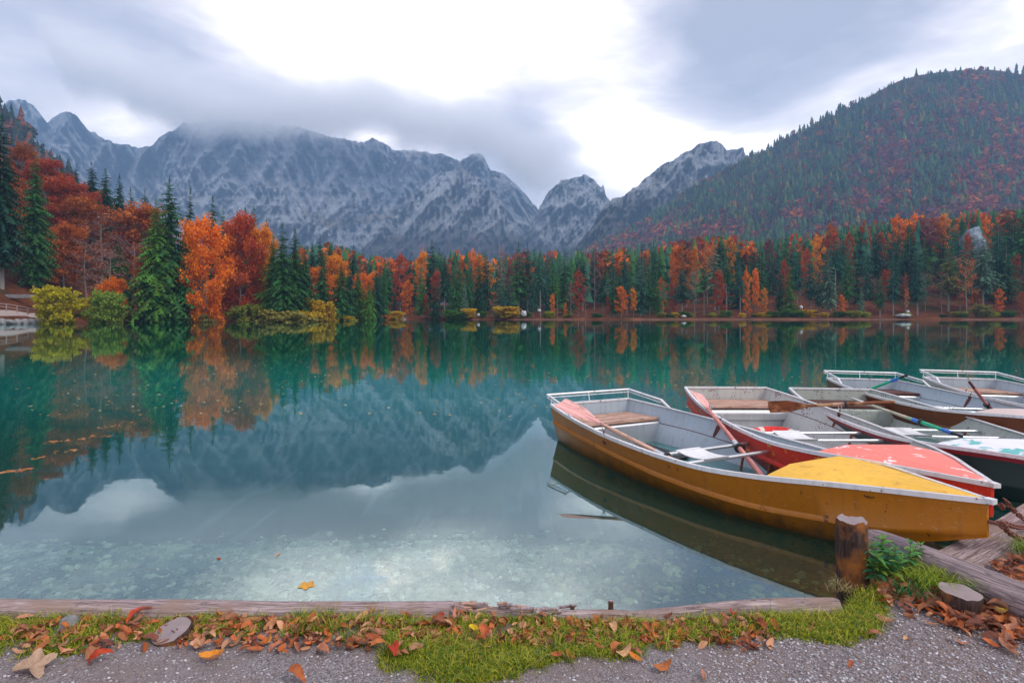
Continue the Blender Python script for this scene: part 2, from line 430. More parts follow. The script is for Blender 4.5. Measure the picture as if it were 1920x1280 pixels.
LC = [(-420, -30), (-200, 60), (-60, 160), (0, 200), (22, 214), (45, 244), (62, 266), (80, 282), (110, 300), (150, 345), (230, 420), (300, 480)]
forest_hill('left_forest_hill', 'left_hillside_wood', LC, 560, 330, 620, 80, 40, 2600, 9,
            lambda px, tt, rng: (np.where((rng.random(len(px)) < .62)[:, None], [[.022, .045, .025]], [[.20, .06, .02]]), rng.random(len(px)) < .7), (10, 17), (-400, 290),
            'dark green and rust coloured wood on the steep slope at far left')

# ------------------------------------------------------------------ lake shore terrain
SH = [(-140, 40), (-90, 60), (-76, 78), (-74, 92), (-68, 104), (-57, 114), (-46, 128), (-36, 138), (-28, 147), (-20, 144), (0, 141), (40, 140), (90, 140), (130, 139), (190, 128), (300, 100)]
SX = np.array([s_[0] for s_ in SH], float); SY = np.array([s_[1] for s_ in SH], float)
def shore_dist(x, y):
    """distance inland (>0) from the far shoreline polyline"""
    x = np.asarray(x, float); y = np.asarray(y, float)
    best = np.full(x.shape, 1e9)
    for i in range(len(SH)-1):
        ax, ay, bx, by = SX[i], SY[i], SX[i+1], SY[i+1]
        L2 = (bx-ax)**2+(by-ay)**2; q = np.clip(((x-ax)*(bx-ax)+(y-ay)*(by-ay))/L2, 0, 1)
        d = np.hypot(x-ax-q*(bx-ax), y-ay-q*(by-ay))
        best = np.minimum(best, d)
    inside = y > np.interp(x, SX, SY)
    return np.where(inside, best, -best)
def ground(x, y):
    x = np.asarray(x, float); y = np.asarray(y, float); d = shore_dist(x, y)
    pos = np.maximum(d, 0)
    h = .45*sstep(0, 1.6, pos)+.018*pos+1.0*(fbm(x*.07, y*.07, 3)-.5)*sstep(1, 12, pos)
    px = 960+FPX*x/np.maximum(y, 1)
    sl = np.interp(px, [-300, 0, 60, 200, 350, 600, 1000, 1200, 1400, 1600, 1850, 2200], [.75, .60, .48, .22, .12, .05, .03, .07, .16, .27, .36, .42])
    h = h+sl*np.minimum(np.maximum(pos-6, 0), 62)+.0*pos
    h = h*1.0
    return np.where(d > 0, h, np.maximum(-.35*np.abs(d)**.8, -5))
gx = np.concatenate([np.linspace(-1900, -350, 10), np.linspace(-330, -150, 30), np.linspace(-147, 150, 170), np.linspace(155, 400, 30), np.linspace(430, 1900, 10)])
gy = np.concatenate([np.linspace(30, 175, 190), np.linspace(178, 420, 60), np.linspace(450, 1700, 12)])
GX, GY = np.meshgrid(gx, gy, indexing='ij')
GZ = ground(GX, GY)
GD = shore_dist(GX, GY); GPX = 960+FPX*GX/GY
grass_a = sstep(9, 3, GD)*sstep(-.5, .3, GD)*np.clip(sstep(470, 560, GPX)*sstep(700, 650, GPX)+.8*sstep(160, 60, GPX)+.28*sstep(780, 900, GPX), 0, 1)
path_a = .62*sstep(.0, .25, GD)*sstep(1.2, .6, GD)*sstep(740, 800, GPX)+(np.exp(-((GD-(6.5+(-GX-76)*.25))/.9)**2)*sstep(110, 80, GPX)+np.exp(-((GPX-745-(GD-2)*-2.2)/16)**2)*sstep(18, 10, GD))*sstep(0, .4, GD)
me = np_mesh('far_shore_land', np.stack([GX, GY, GZ], -1).reshape(-1, 3), grid_faces(len(gx), len(gy)), M_floor, True,
             {'grass': grass_a.ravel(), 'path': path_a.ravel()})
o = link('far_shore_land', me); o['kind'] = 'structure'

# ------------------------------------------------------------------ water and lake bed
def bed_z(x, y):
    near = np.maximum(y-2.75, 0)
    z = -.16-.115*near-.012*near**2*0-.10*np.maximum(near-5, 0)
    z = z+.05*(fbm(x*.9, y*.9, 3)-.5)
    return np.maximum(z, -9)
def water_mat():
    m, t, out = new_mat('lake_water')
    c = t.coord('Object')
    x, y, z = t.sep(c)
    rip = t.noise(t.map(c, (.35, 1.6, 1)), 1.1, 3, .5)
    rip2 = t.noise(t.map(c, (.25, 1.0, 1)), .22, 3, .5)
    hgt = t.m('ADD', t.m('MULTIPLY', rip, .35), rip2)
    nrm = t.bump(hgt, .05, .07)
    dep = t.attr('depth')
    refl = t.n.new('ShaderNodeBsdfGlossy'); refl.inputs['Roughness'].default_value = .022; refl.inputs['Color'].default_value = (.82, .97, .99, 1)
    t.l.new(nrm, refl.inputs['Normal'])
    fr = t.n.new('ShaderNodeFresnel'); fr.inputs['IOR'].default_value = 1.4
    frf = t.m('ADD', t.m('MULTIPLY', fr.outputs[0], .85), .20, clamp=True)
    # body: clear over the shelf, emerald where deep
    k = t.m('SUBTRACT', 1, t.m('EXPONENT', t.m('MULTIPLY', t.m('POWER', dep, 1.4), -.40)))
    tint = t.ramp(t.m('DIVIDE', dep, 3.0), [(0, (.93, .97, .93)), (.35, (.45, .85, .78)), (1, (.10, .55, .50))])
    tr = t.n.new('ShaderNodeBsdfTransparent'); t.set(tr.inputs[0], tint)
    df = t.n.new('ShaderNodeBsdfDiffuse')
    t.set(df.inputs[0], t.mix(t.step(dep, 1.0, 4.5), (.01, .30, .26), (.0, .085, .045)))
    m1 = t.n.new('ShaderNodeMixShader'); t.set(m1.inputs[0], k); t.l.new(tr.outputs[0], m1.inputs[1]); t.l.new(df.outputs[0], m1.inputs[2])
    m2 = t.n.new('ShaderNodeMixShader'); t.set(m2.inputs[0], frf); t.l.new(m1.outputs[0], m2.inputs[1]); t.l.new(refl.outputs[0], m2.inputs[2])
    t.l.new(m2.outputs[0], out.inputs[0])
    return m
wxs = np.concatenate([np.linspace(-400, -12, 30), np.linspace(-11, 11, 90), np.linspace(12, 400, 30)])
wys = np.concatenate([np.linspace(1.5, 14, 90), np.linspace(14.5, 60, 40), np.linspace(65, 420, 40)])
WX, WY = np.meshgrid(wxs, wys, indexing='ij')
me = np_mesh('lake_water', np.stack([WX, WY, WX*0], -1).reshape(-1, 3), grid_faces(len(wxs), len(wys)), water_mat(), True,
             {'depth': np.maximum(.02, -bed_z(WX, WY)).ravel()})
o = link('lake_water', me); o['kind'] = 'structure'
def bed_mat():
    m, t, out = new_mat('lake_bed'); c = t.coord('Object')
    n = t.noise(c, 2.2, 8, .7); v = t.voro(t.map(c, (1, .8, 1)), 16, out=1); n2 = t.noise(c, .6, 3, .6)
    cc = t.ramp(n, [(.36, (.012, .008, .005)), (.48, (.05, .032, .014)), (.57, (.12, .12, .04)), (.68, (.30, .30, .15))])
    cc = t.mix(.35, cc, t.mix(1, cc, v, 'MULTIPLY'))
    cc = t.mix(t.ramp(n2, [(.45, 0), (.65, .6)]), cc, (.10, .15, .05))
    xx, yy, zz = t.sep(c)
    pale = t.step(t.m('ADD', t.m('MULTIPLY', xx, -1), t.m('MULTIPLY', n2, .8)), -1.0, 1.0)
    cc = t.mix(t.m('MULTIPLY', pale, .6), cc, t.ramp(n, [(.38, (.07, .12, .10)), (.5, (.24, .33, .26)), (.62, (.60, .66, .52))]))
    pbr(t, out, cc, .9, normal=t.bump(n, .8, .08), spec=.1)
    return m
M_bed = bed_mat()
bx = np.concatenate([np.linspace(-400, -22, 12), np.linspace(-20, 20, 160), np.linspace(22, 400, 12)])
by = np.concatenate([np.linspace(1.5, 20, 140), np.linspace(21, 420, 20)])
BX, BY = np.meshgrid(bx, by, indexing='ij')
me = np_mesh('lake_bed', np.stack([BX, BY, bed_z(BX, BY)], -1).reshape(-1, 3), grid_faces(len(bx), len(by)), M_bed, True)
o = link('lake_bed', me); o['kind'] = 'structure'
# HAZE
HAZE_DENS = 2.4e-4
m, t, out = new_mat('haze')
pv = t.n.new('ShaderNodeVolumePrincipled'); pv.inputs['Density'].default_value = HAZE_DENS
pv.inputs['Color'].default_value = (.38, .64, 1.0, 1); pv.inputs['Anisotropy'].default_value = .0
t.l.new(pv.outputs[0], out.inputs['Volume'])
mb = MB().box((0, 1800, 450), (9000, 3900, 930)); o = mb.build('haze', m); o['kind'] = 'stuff'; o['label'] = 'pale blue air haze in front of the mountains'
m, t, out = new_mat('cloud_vapour')
c = t.coord('Object'); x, y, z = t.sep(c)
px_ = t.m('MULTIPLY', t.m('DIVIDE', x, y), FPX/1000)          # bearing, thousandths
bot = t.n.new('ShaderNodeFloatCurve')
pts = [(-.86, .46), (-.80, .40), (-.74, .385), (-.70, .352), (-.64, .338), (-.58, .318), (-.45, .314), (-.33, .318), (-.25, .326), (-.20, .300), (-.12, .292), (-.06, .285), (-.02, .262), (.0, .240), (.04, .222), (.08, .215), (.13, .22), (.2, .22)]
cm = bot.mapping.curves[0]
lo, hi = -.9, .25
for k, (a_, b_) in enumerate(pts):
    q = (a_-lo)/(hi-lo); v_ = b_*2
    if k < 2: cm.points[k].location = (q, v_)
    else: cm.points.new(q, v_)
for p_ in cm.points: p_.handle_type = 'AUTO'
bot.mapping.update()
t.set(bot.inputs['Value'], t.m('DIVIDE', t.m('SUBTRACT', px_, lo), hi-lo))
zb = t.m('MULTIPLY', t.m('MULTIPLY', bot.outputs[0], .5*1000/FPX), y)
nz = t.noise(c, .0045, 4, .6)
hz = t.m('ADD', t.m('SUBTRACT', z, zb), t.m('MULTIPLY', t.m('SUBTRACT', nz, .5), 260))
d_ = t.m('MULTIPLY', t.step(hz, -10, 170), t.step(t.m('ABSOLUTE', t.m('SUBTRACT', y, 2260)), 260, 120))
d_ = t.m('MULTIPLY', d_, t.step(hz, 330, 60))
pv = t.n.new('ShaderNodeVolumePrincipled'); t.set(pv.inputs['Density'], t.m('MULTIPLY', t.m('MULTIPLY', d_, t.step(px_, .15, .0)), .011))
pv.inputs['Color'].default_value = (1, 1, 1, 1); pv.inputs['Anisotropy'].default_value = .0
t.l.new(pv.outputs[0], out.inputs['Volume'])
o = MB().box((-1150, 2260, 780), (2900, 560, 620)).build('cloud_bank', m)
tag(o, 'low grey cloud bank hiding the crest of the rock massif', 'cloud', kind='stuff')
# ------------------------------------------------------------------ trees
def spruce_mesh(seed, whorls=30, per=9, wid=.17, bare=.06, droop=.35, sub=5, name='spruce_crown'):
    """unit height spruce crown: drooping boughs, each a ragged spray with hanging twigs"""
    r = np.random.default_rng(seed); V = []; F = []; T = []
    for i in range(whorls):
        q = i/(whorls-1); z = bare+(1-bare)*q**.92
        rad = wid*(1-q)**.78*(.80+.35*r.random())+.006
        if q < .12: rad *= .6+3*q
        n = max(4, int(per*(1-.5*q)))
        for k in range(n):
            if r.random() < .10: continue
            a = 2*math.pi*(k+r.random()*.8)/n; L = rad*(.6+.55*r.random())
            ca, sa = math.cos(a), math.sin(a); dz = -droop*L*(.6+.8*r.random())+.02*q
            zz = z+(r.random()-.5)*.02; tn = r.random()
            wdt = L*.30
            m_ = sub
            for j in range(m_):
                f0 = (j+.1)/m_; f1 = (j+1.15)/m_
                c0 = np.array([ca*L*f0, sa*L*f0, zz+dz*f0*f0]); c1 = np.array([ca*L*min(f1, 1.05), sa*L*min(f1, 1.05), zz+dz*min(f1, 1)**2])
                ww = wdt*(1-.75*f0)*(.6+.8*r.random()); pd = np.array([-sa, ca, 0])
                hang = np.array([0, 0, -1])*ww*(.5+.9*r.random())
                for sg in (-1, 1):
                    b = len(V); tip = (c0+c1)/2+pd*ww*sg+hang*.55+(c1-c0)*.4
                    V += [c0, c1, tip]; F.append((b, b+1, b+2)); T += [tn, tn, tn]
                b = len(V); V += [c0, c1, (c0+c1)/2+hang*1.2]; F.append((b, b+1, b+2)); T += [tn*.6]*3
    b = len(V); V += [np.array([-.006, 0, .97]), np.array([.006, 0, .97]), np.array([0, 0, 1.02])]; F.append((b, b+1, b+2)); T += [.5]*3
    return np_mesh(name, np.array(V), np.array(F), M_leaf, False, {'tint': np.array(T)})
def trunk_mesh(rb, top=.95, seed=0, name='tree_trunk', n=7, bend=.0):
    r = random.Random(seed); mb = MB(); pts = []; rs = []
    for k in range(7):
        q = k/6; pts.append((bend*math.sin(q*2+seed)*.3, bend*math.cos(q*1.7+seed)*.3-bend*.3, -.03+q*(top+.03))); rs.append(rb*(1-q)**.8+.0012)
    mb.tube(pts, rs, n); return mb.mesh(name, M_bark, True)
def beech_meshes(seed, w_=.26, zlo=.16, leaves=1500, size=.020, limbs=12, layered=.7, sparse=1.0, twigs=True):
    """unit height broadleaf tree: trunk with limbs, and a crown of leaf sprays at twig ends"""
    r = np.random.default_rng(seed); mb = MB(); rb = .013
    base = [(.012*math.sin(k*1.1+seed), .012*math.cos(k*1.3+seed), -.02+k*.94/6) for k in range(7)]
    mb.tube(base, [rb*(1-k/6.4)**.8+.001 for k in range(7)], 6)
    ends = []
    for k in range(limbs):
        z0 = zlo*.9+(.93-zlo)*(k/limbs)**.9; a = k*2.4+r.random(); q = (z0-zlo*.9)/(1-zlo*.9)
        L = w_*(.55+.6*r.random())*(1.0-.55*abs(q-.35)**1.1)*(1 if q < .85 else .6); rise = .10+.35*q
        p0 = np.array([0, 0, z0]); p2 = p0+np.array([math.cos(a)*L, math.sin(a)*L, L*rise*1.3]); p1 = (p0+p2)/2+np.array([0, 0, .02])
        mb.tube([p0, p1, p2], [rb*.42*(1-.6*q), rb*.25*(1-.5*q), .0012], 4, False)
        for j in range(5):
            f = .25+.75*(j+r.random()*.6)/5; s0 = p0+(p2-p0)*f; b2 = a+(1 if j % 2 else -1)*(.5+.6*r.random())
            l2 = L*(.5+.3*r.random())*(1.15-.5*f); e = s0+np.array([math.cos(b2)*l2, math.sin(b2)*l2, l2*rise*.8])
            if twigs: mb.tube([s0, e], [.0022, .0008], 3, False)
            ends += [(s0, e)]*2
        ends += [(p1, p2)]
    top = np.array([0, 0, .86]); ends += [(top, top+np.array([r.normal()*.03, r.normal()*.03, .13])) for _ in range(5)]
    n = int(leaves*sparse); idx = r.integers(0, len(ends), n); S = np.array([e[0] for e in ends]); E_ = np.array([e[1] for e in ends])
    f = r.random((n, 1))**.7*1.12; P = S[idx]+(E_[idx]-S[idx])*f
    P += r.normal(size=(n, 3))*np.array([.026, .026, .030*(1.3-layered)])
    dd = r.normal(size=(n, 3)); dd[:, 2] *= (1.15-layered); dd /= np.linalg.norm(dd, axis=1)[:, None]
    e2 = np.cross(dd, r.normal(size=(n, 3))*np.array([.4, .4, 1])); e2 /= np.linalg.norm(e2, axis=1)[:, None]
    sz = size*(.5+.8*r.random((n, 1)))
    V = np.stack([P-dd*sz, P+e2*sz*.7, P+dd*sz, P-e2*sz*.7], 1).reshape(-1, 3)
    F = np.arange(n*4).reshape(-1, 4); tn = np.repeat(r.random(len(ends))[idx]*.7+.3*r.random(n), 4)
    return mb.mesh('tree_trunk', M_bark, True), np_mesh('leaf_crown', V, F, M_leaf, False, {'tint': tn})
SPR_N = [(spruce_mesh(i, 46, 12, (.19, .17, .21, .15)[i], .05+.03*i, .5, 7), trunk_mesh(.011, .9, i)) for i in range(4)]      # near, detailed
SPR_S = [(spruce_mesh(10+i, 30, 9, (.15, .17, .13, .19, .145, .16)[i], (.05, .14, .22, .03, .30, .10)[i], .45, 4), trunk_mesh(.010, .9, i)) for i in range(6)]
SPR_L = [(spruce_mesh(30+i, 20, 7, .13, (.50, .60, .42)[i], .4, 4), trunk_mesh(.009, .92, i)) for i in range(3)]   # long bare trunks
BEE_N = [beech_meshes(50+i, (.27, .24, .30)[i], .12, 14000, .0135, 26, .35) for i in range(3)]
BEE_S = [beech_meshes(60+i, (.19, .24, .16, .21)[i], (.18, .10, .30, .2)[i], 2600, .020, 18, .45) for i in range(4)]
BEE_B = [beech_meshes(70+i, (.20, .17, .23)[i], (.3, .35, .25)[i], 1000, .013, 15, .5) for i in range(3)]         # nearly bare
BUSH = [beech_meshes(80+i, (.50, .56, .46)[i], .05, 9000, .036, 26, .1) for i in range(3)]
rt = random.Random(4)
def tree(name, pair, px, top, D, colr, label, cat, group, xy=1.0, part=('crown', 'trunk'), base=None):
    x = (px-960)/FPX*D; gz = float(ground(x, D)) if base is None else base
    H = CAMH+(HOR-top)*D/FPX-gz; H = max(H, .8)
    o = empty(name, (x, D, gz-.05), (0, 0, rt.uniform(0, 6.28)))
    o.scale = (H*xy, H*xy, H)
    c_ = link(part[0], pair[0] if 'crown' in pair[0].name else pair[1], o)
    t_ = link(part[1], pair[1] if 'crown' in pair[0].name else pair[0], o)
    v = rt.uniform(.82, 1.18); c_.color = (colr[0]*v, colr[1]*v, colr[2]*v, 1)
    tag(o, label, cat, group); return o
GRN = (.050, .155, .040); DGR = (.024, .090, .046); BGR = (.038, .135, .085); LGR = (.090, .20, .028); PAL = (.12, .22, .14)
ORA = (.72, .18, .012); RED = (.42, .065, .02); RUS = (.48, .12, .022); YEL = (.62, .40, .02); PUR = (.20, .07, .075); ORY = (.68, .24, .015); OLV = (.30, .26, .06); PNK = (.30, .13, .10)
CN = {GRN: 'green', DGR: 'dark green', BGR: 'bluish green', LGR: 'fresh green', PAL: 'pale grey green', ORA: 'bright orange', RED: 'deep red', RUS: 'rust brown', YEL: 'yellow', PUR: 'bare purplish', ORY: 'golden orange', OLV: 'olive', PNK: 'bare pinkish'}
GL, GF = 'trees on the left bank', 'trees of the far shore forest'
# left bank, largest first: (kind, px, top, D, width factor, colour, label)
LB = [
 ('S', 66, 287, 104, 1.0, GRN, 'tall dark spruce with visible grey trunk behind the big yellow bush'),
 ('S', 4, 215, 98, 1.05, DGR, 'huge dark spruce cut off by the left edge of the photo'),
 ('S', -60, 190, 105, 1.0, DGR, 'dark spruce beyond the left edge beside the huge one'),
 ('S', 318, 332, 100, 1.15, GRN, 'tall dense spruce left of the bright orange beech'),
 ('S', 293, 372, 98, 1.0, LGR, 'yellow-green spruce in front of the tall dense spruce'),
 ('S', 222, 443, 108, 1.15, GRN, 'short bushy spruce standing among bare red beeches'),
 ('S', 172, 303, 152, 1.0, DGR, 'dark spruce tip on the slope, leftmost of the hilltop trio'),
 ('S', 198, 314, 150, 1.0, DGR, 'dark spruce tip in the middle of the hilltop trio'),
 ('S', 224, 328, 148, .9, DGR, 'dark spruce tip, rightmost of the hilltop trio'),
 ('S', 116, 298, 160, .8, DGR, 'small lone spruce tip above the red slope left of the trio'),
 ('S', 143, 307, 156, .8, DGR, 'small spruce tip just left of the hilltop trio'),
 ('S', 245, 352, 146, .8, DGR, 'small dark spruce right of the hilltop trio'),
 ('S', 272, 354, 146, .8, DGR, 'small dark spruce tip beside the tall dense spruce'),
 ('S', 357, 353, 130, .75, DGR, 'slim dark spruce rising behind the bright orange beech'),
 ('S', 399, 368, 128, .95, GRN, 'dark spruce behind the top of the orange beech'),
 ('S', 418, 392, 128, .8, GRN, 'smaller spruce touching the right of the orange beech top'),
 ('S', 460, 389, 130, .9, DGR, 'dark spruce tip above the rust red beech'),
 ('S', 476, 387, 134, .8, GRN, 'thin spruce tip right above the rust red beech'),
 ('S', 500, 408, 132, .8, DGR, 'narrow dark spruce behind the golden beech'),
 ('S', 530, 418, 106, 1.25, GRN, 'broad green spruce at the right end of the left bank, foremost'),
 ('S', 512, 440, 109, 1.0, LGR, 'green spruce leaning close behind the broad one'),
 ('S', 553, 430, 110, 1.1, GRN, 'green spruce just right of the broad bank spruce'),
 ('S', 571, 462, 112, 1.1, DGR, 'dark narrow spruce ending the dense green clump'),
 ('B', 386, 410, 101, .62, ORA, 'bright orange beech overhanging the left bank waterline'),
 ('B', 352, 455, 110, .5, ORY, 'golden orange beech tucked behind the bright orange one'),
 ('B', 452, 404, 110, .62, RED, 'rust red beech right of the bright orange one'),
 ('B', 495, 424, 114, .5, ORY, 'golden beech between the rust red beech and the spruces'),
 ('B', 425, 440, 118, .5, RUS, 'brown beech half hidden between orange and red ones'),
 ('B', 212, 520, 96, .85, ORA, 'low orange-red beech above the green bush'),
 ('B', 40, 275, 150, 1.2, RUS, 'rusty beech crown on the slope behind the tallest spruces'),
 ('B', 85, 300, 145, 1.2, RED, 'red beech crown high on the slope right of the tallest spruce'),
 ('B', 128, 335, 140, 1.2, RED, 'broad red beech crown halfway down the slope'),
 ('B', 158, 372, 130, 1.1, RUS, 'rust beech below the spruce trio'),
 ('P', 190, 398, 122, 1.1, PNK, 'half bare pinkish beech below the spruce trio'),
 ('P', 232, 390, 125, 1.1, PUR, 'half bare purplish beech above the short bushy spruce'),
 ('B', 262, 385, 128, 1.1, RUS, 'reddish brown beech left of the tall dense spruce'),
 ('P', 160, 440, 108, 1.0, PNK, 'half bare beech with thin twin trunks behind the yellow bush'),
 ('P', 250, 440, 110, 1.0, PUR, 'bare twiggy beech right of the short bushy spruce'),
 ('B', 120, 420, 112, 1.0, RUS, 'rust coloured beech right of the grey spruce trunk'),
 ('P', 205, 460, 104, .9, PNK, 'small bare beech above the low orange one'),
 ('B', 20, 330, 120, 1.2, RUS, 'dark rusty beech between the two tallest spruces'),
 ('B', 278, 480, 102, .7, RUS, 'brown beech screened by the yellow-green spruce'),
 ('B', 600, 500, 128, .7, ORA, 'slim orange beech beyond the end of the left bank'),
 ('S', 640, 488, 122, 1.25, GRN, 'plump young spruce standing alone on the golden grass'),
 ('S', 600, 442, 140, .95, DGR, 'dark spruce left of the plump young one, taller'),
 ('S', 620, 452, 138, .9, GRN, 'green spruce behind the plump young one'),
 ('S', 586, 455, 142, .8, DGR, 'thin spruce tip right of the dense green clump'),
 ('S', 672, 500, 130, .95, LGR, 'light green spruce right of the plump young one'),
 ('S', 692, 524, 127, .95, LGR, 'small light green spruce near the end of the grass'),
 ('S', 720, 488, 134, .8, GRN, 'narrow spruce above the pale lakeside path'),
 ('S', 605, 470, 122, 1.1, GRN, 'broad spruce standing in the golden grass left of the plump young one'),
 ('S', 655, 498, 124, 1.0, DGR, 'dark spruce touching the right side of the plump young one'),
 ('B', 628, 478, 136, .7, ORY, 'golden beech glimpsed above the plump young spruce'),
 ('S', 706, 500, 132, .9, DGR, 'dark spruce between the light green pair and the lakeside path'),
 ('B', 684, 512, 134, .7, ORA, 'orange beech between the two light green spruces'),
 ('S', 663, 458, 150, .85, DGR, 'dark spruce behind the two light green ones'),
]
for (k, px, top, D, xy, c_, lab) in LB:
    src = {'S': SPR_N, 'B': BEE_N, 'P': BEE_B}[k]
    tree('spruce_tree' if k == 'S' else 'beech_tree', src[rt.randrange(len(src))], px, top, D, c_, lab, 'tree', GL, xy)
for (px, top, D, xy, c_, lab) in [
  (110, 542, 88, .92, (.50, .42, .015), 'large round yellow bush at the left waterline'),
  (200, 551, 90, .72, (.26, .36, .05), 'round green bush right of the large yellow one'),
  (182, 572, 92, .7, (.55, .36, .02), 'small yellow shrub in front of the green bush'),
  (300, 568, 100, 1.0, YEL, 'yellow shrub under the tall dense spruce'),
  (328, 574, 101, 1.0, (.45, .38, .03), 'olive yellow shrub right under the tall dense spruce'),
  (378, 588, 101, 1.2, OLV, 'low olive shrub under the bright orange beech'),
  (463, 574, 105, 1.0, (.28, .30, .04), 'green yellow shrub under the rust red beech'),
  (597, 566, 112, .9, (.58, .36, .02), 'golden shrub crowning the grassy bank end'), (575, 586, 108, 1.1, (.55, .36, .02), 'golden shrub at the foot of the dense spruce clump'), (640, 593, 122, 1.8, (.55, .38, .03), 'spreading golden bush on the tip of the grassy point'), (540, 586, 103, 1.8, OLV, 'low olive bush under the broad bank spruce'), (255, 584, 98, 1.6, OLV, 'low olive bush between the green bush and the yellow shrub'),
  (612, 582, 120, 1.3, (.50, .38, .03), 'low golden bush on the grassy point'),
  (712, 590, 133, 1.4, ORY, 'small golden bush beside the pale lakeside path')]:
    tree('shrub', BUSH[rt.randrange(3)], px, top, D, c_, lab, 'bush', 'bushes along the left bank', xy, ('leaf_crown', 'stem'))
# far shore forest: rows from front to back, each tree its own object
ENV = [(560, 450), (620, 450), (690, 470), (730, 476), (780, 474), (805, 462), (840, 463), (930, 472), (1000, 462), (1060, 468), (1130, 458), (1200, 456), (1260, 448), (1290, 438), (1350, 432), (1410, 442), (1460, 434), (1520, 430), (1570, 418), (1620, 412), (1700, 402), (1760, 396), (1800, 392), (1870, 384), (1960, 372), (2100, 360)]
def env(px): return float(np.interp(px, [e[0] for e in ENV], [e[1] for e in ENV]))
FB = [  # broadleaf trees one can point at: px, top, D, width, colour, kind
 (750, 470, 165, 1.0, RED, 'B'), (775, 480, 158, 1.0, RUS, 'B'), (765, 520, 149, 1.0, ORA, 'B'), (798, 545, 146, .8, RED, 'B'), (748, 540, 146, .9, ORY, 'B'), (817, 500, 160, .9, RED, 'B'), (790, 462, 175, .8, ORY, 'B'),
 (818, 478, 168, .9, ORA, 'B'), (885, 462, 180, .5, ORA, 'B'), (897, 470, 172, .7, ORA, 'B'), (808, 520, 147, .9, RED, 'B'), (862, 478, 176, .7, RUS, 'B'), (929, 540, 148, .6, RUS, 'B'), (940, 455, 175, .6, PNK, 'P'), (990, 500, 160, .8, RED, 'P'),
 (1036, 545, 146, .7, ORA, 'B'), (1060, 560, 145, .7, ORA, 'B'), (1085, 500, 148, .8, RED, 'B'), (1070, 520, 146, .9, PUR, 'P'), (1140, 550, 145, .8, RED, 'B'), (1165, 530, 144, 1.2, ORA, 'B'), (1188, 533, 145, .8, ORY, 'B'), (1098, 525, 146, .8, PUR, 'P'),
 (1240, 515, 152, .9, RUS, 'B'), (1262, 522, 149, .7, RED, 'B'), (1217, 465, 165, .6, RED, 'B'), (1265, 452, 176, .6, ORA, 'B'), (1283, 462, 170, .5, ORY, 'B'), (1302, 455, 176, .6, ORA, 'B'), (1330, 448, 180, .7, ORA, 'B'), (1368, 440, 184, .8, ORY, 'B'), (1392, 436, 186, .6, RED, 'B'), (1303, 495, 147, .8, PAL, 'P'),
 (1347, 500, 146, .9, RED, 'B'), (1400, 500, 148, .6, ORA, 'B'), (1416, 497, 150, .6, ORA, 'B'), (1433, 534, 145, .8, ORY, 'B'), (1432, 430, 188, .7, ORA, 'B'), (1470, 480, 155, .7, RED, 'B'), (1490, 440, 180, .6, ORA, 'B'), (1512, 460, 165, .6, RED, 'B'), (1578, 546, 146, 1.1, ORA, 'B'), (1532, 436, 180, .7, ORY, 'B'),
 (1560, 412, 190, .8, RUS, 'B'), (1592, 430, 180, .6, RED, 'B'), (1622, 408, 188, .7, RED, 'B'), (1652, 428, 175, .7, RED, 'B'), (1683, 398, 192, .9, ORA, 'B'), (1718, 395, 192, 1.1, ORA, 'B'), (1752, 402, 188, .9, RED, 'B'), (1772, 394, 188, .9, ORY, 'B'), (1668, 496, 155, .8, RUS, 'B'),
 (1660, 500, 150, .8, RED, 'B'), (1697, 505, 148, .8, RED, 'P'), (1700, 530, 146, .6, ORA, 'P'), (1735, 500, 150, .9, PUR, 'P'), (1765, 500, 149, .9, PUR, 'P'), (1800, 520, 147, 1.0, RED, 'P'), (1830, 505, 150, .9, ORA, 'B'), (1815, 430, 170, .7, RED, 'B'), (1873, 534, 146, 1.0, ORA, 'B'), (1915, 540, 146, 1.0, RUS, 'B'), (1850, 470, 165, .9, PUR, 'P'), (1905, 470, 160, 1.0, RED, 'B'), (1850, 400, 185, .7, ORA, 'B'), (1925, 395, 175, .8, RED, 'B')]
trees = []
for i, q in enumerate(FB):
    if 1200 < q[0] < 1560 and q[2] > 158 and i % 2: continue
    if q[0] < 900 and i % 3 == 1: continue
    trees.append(dict(px=q[0], top=q[1]+6, D=q[2]+(4 if q[2] > 150 else 0), xy=q[3], c=q[4], k=q[5]))
def busy(px, D, rad, top):
    return any(abs(q['px']-px) < rad and abs(q['D']-D) < 9 for q in trees)
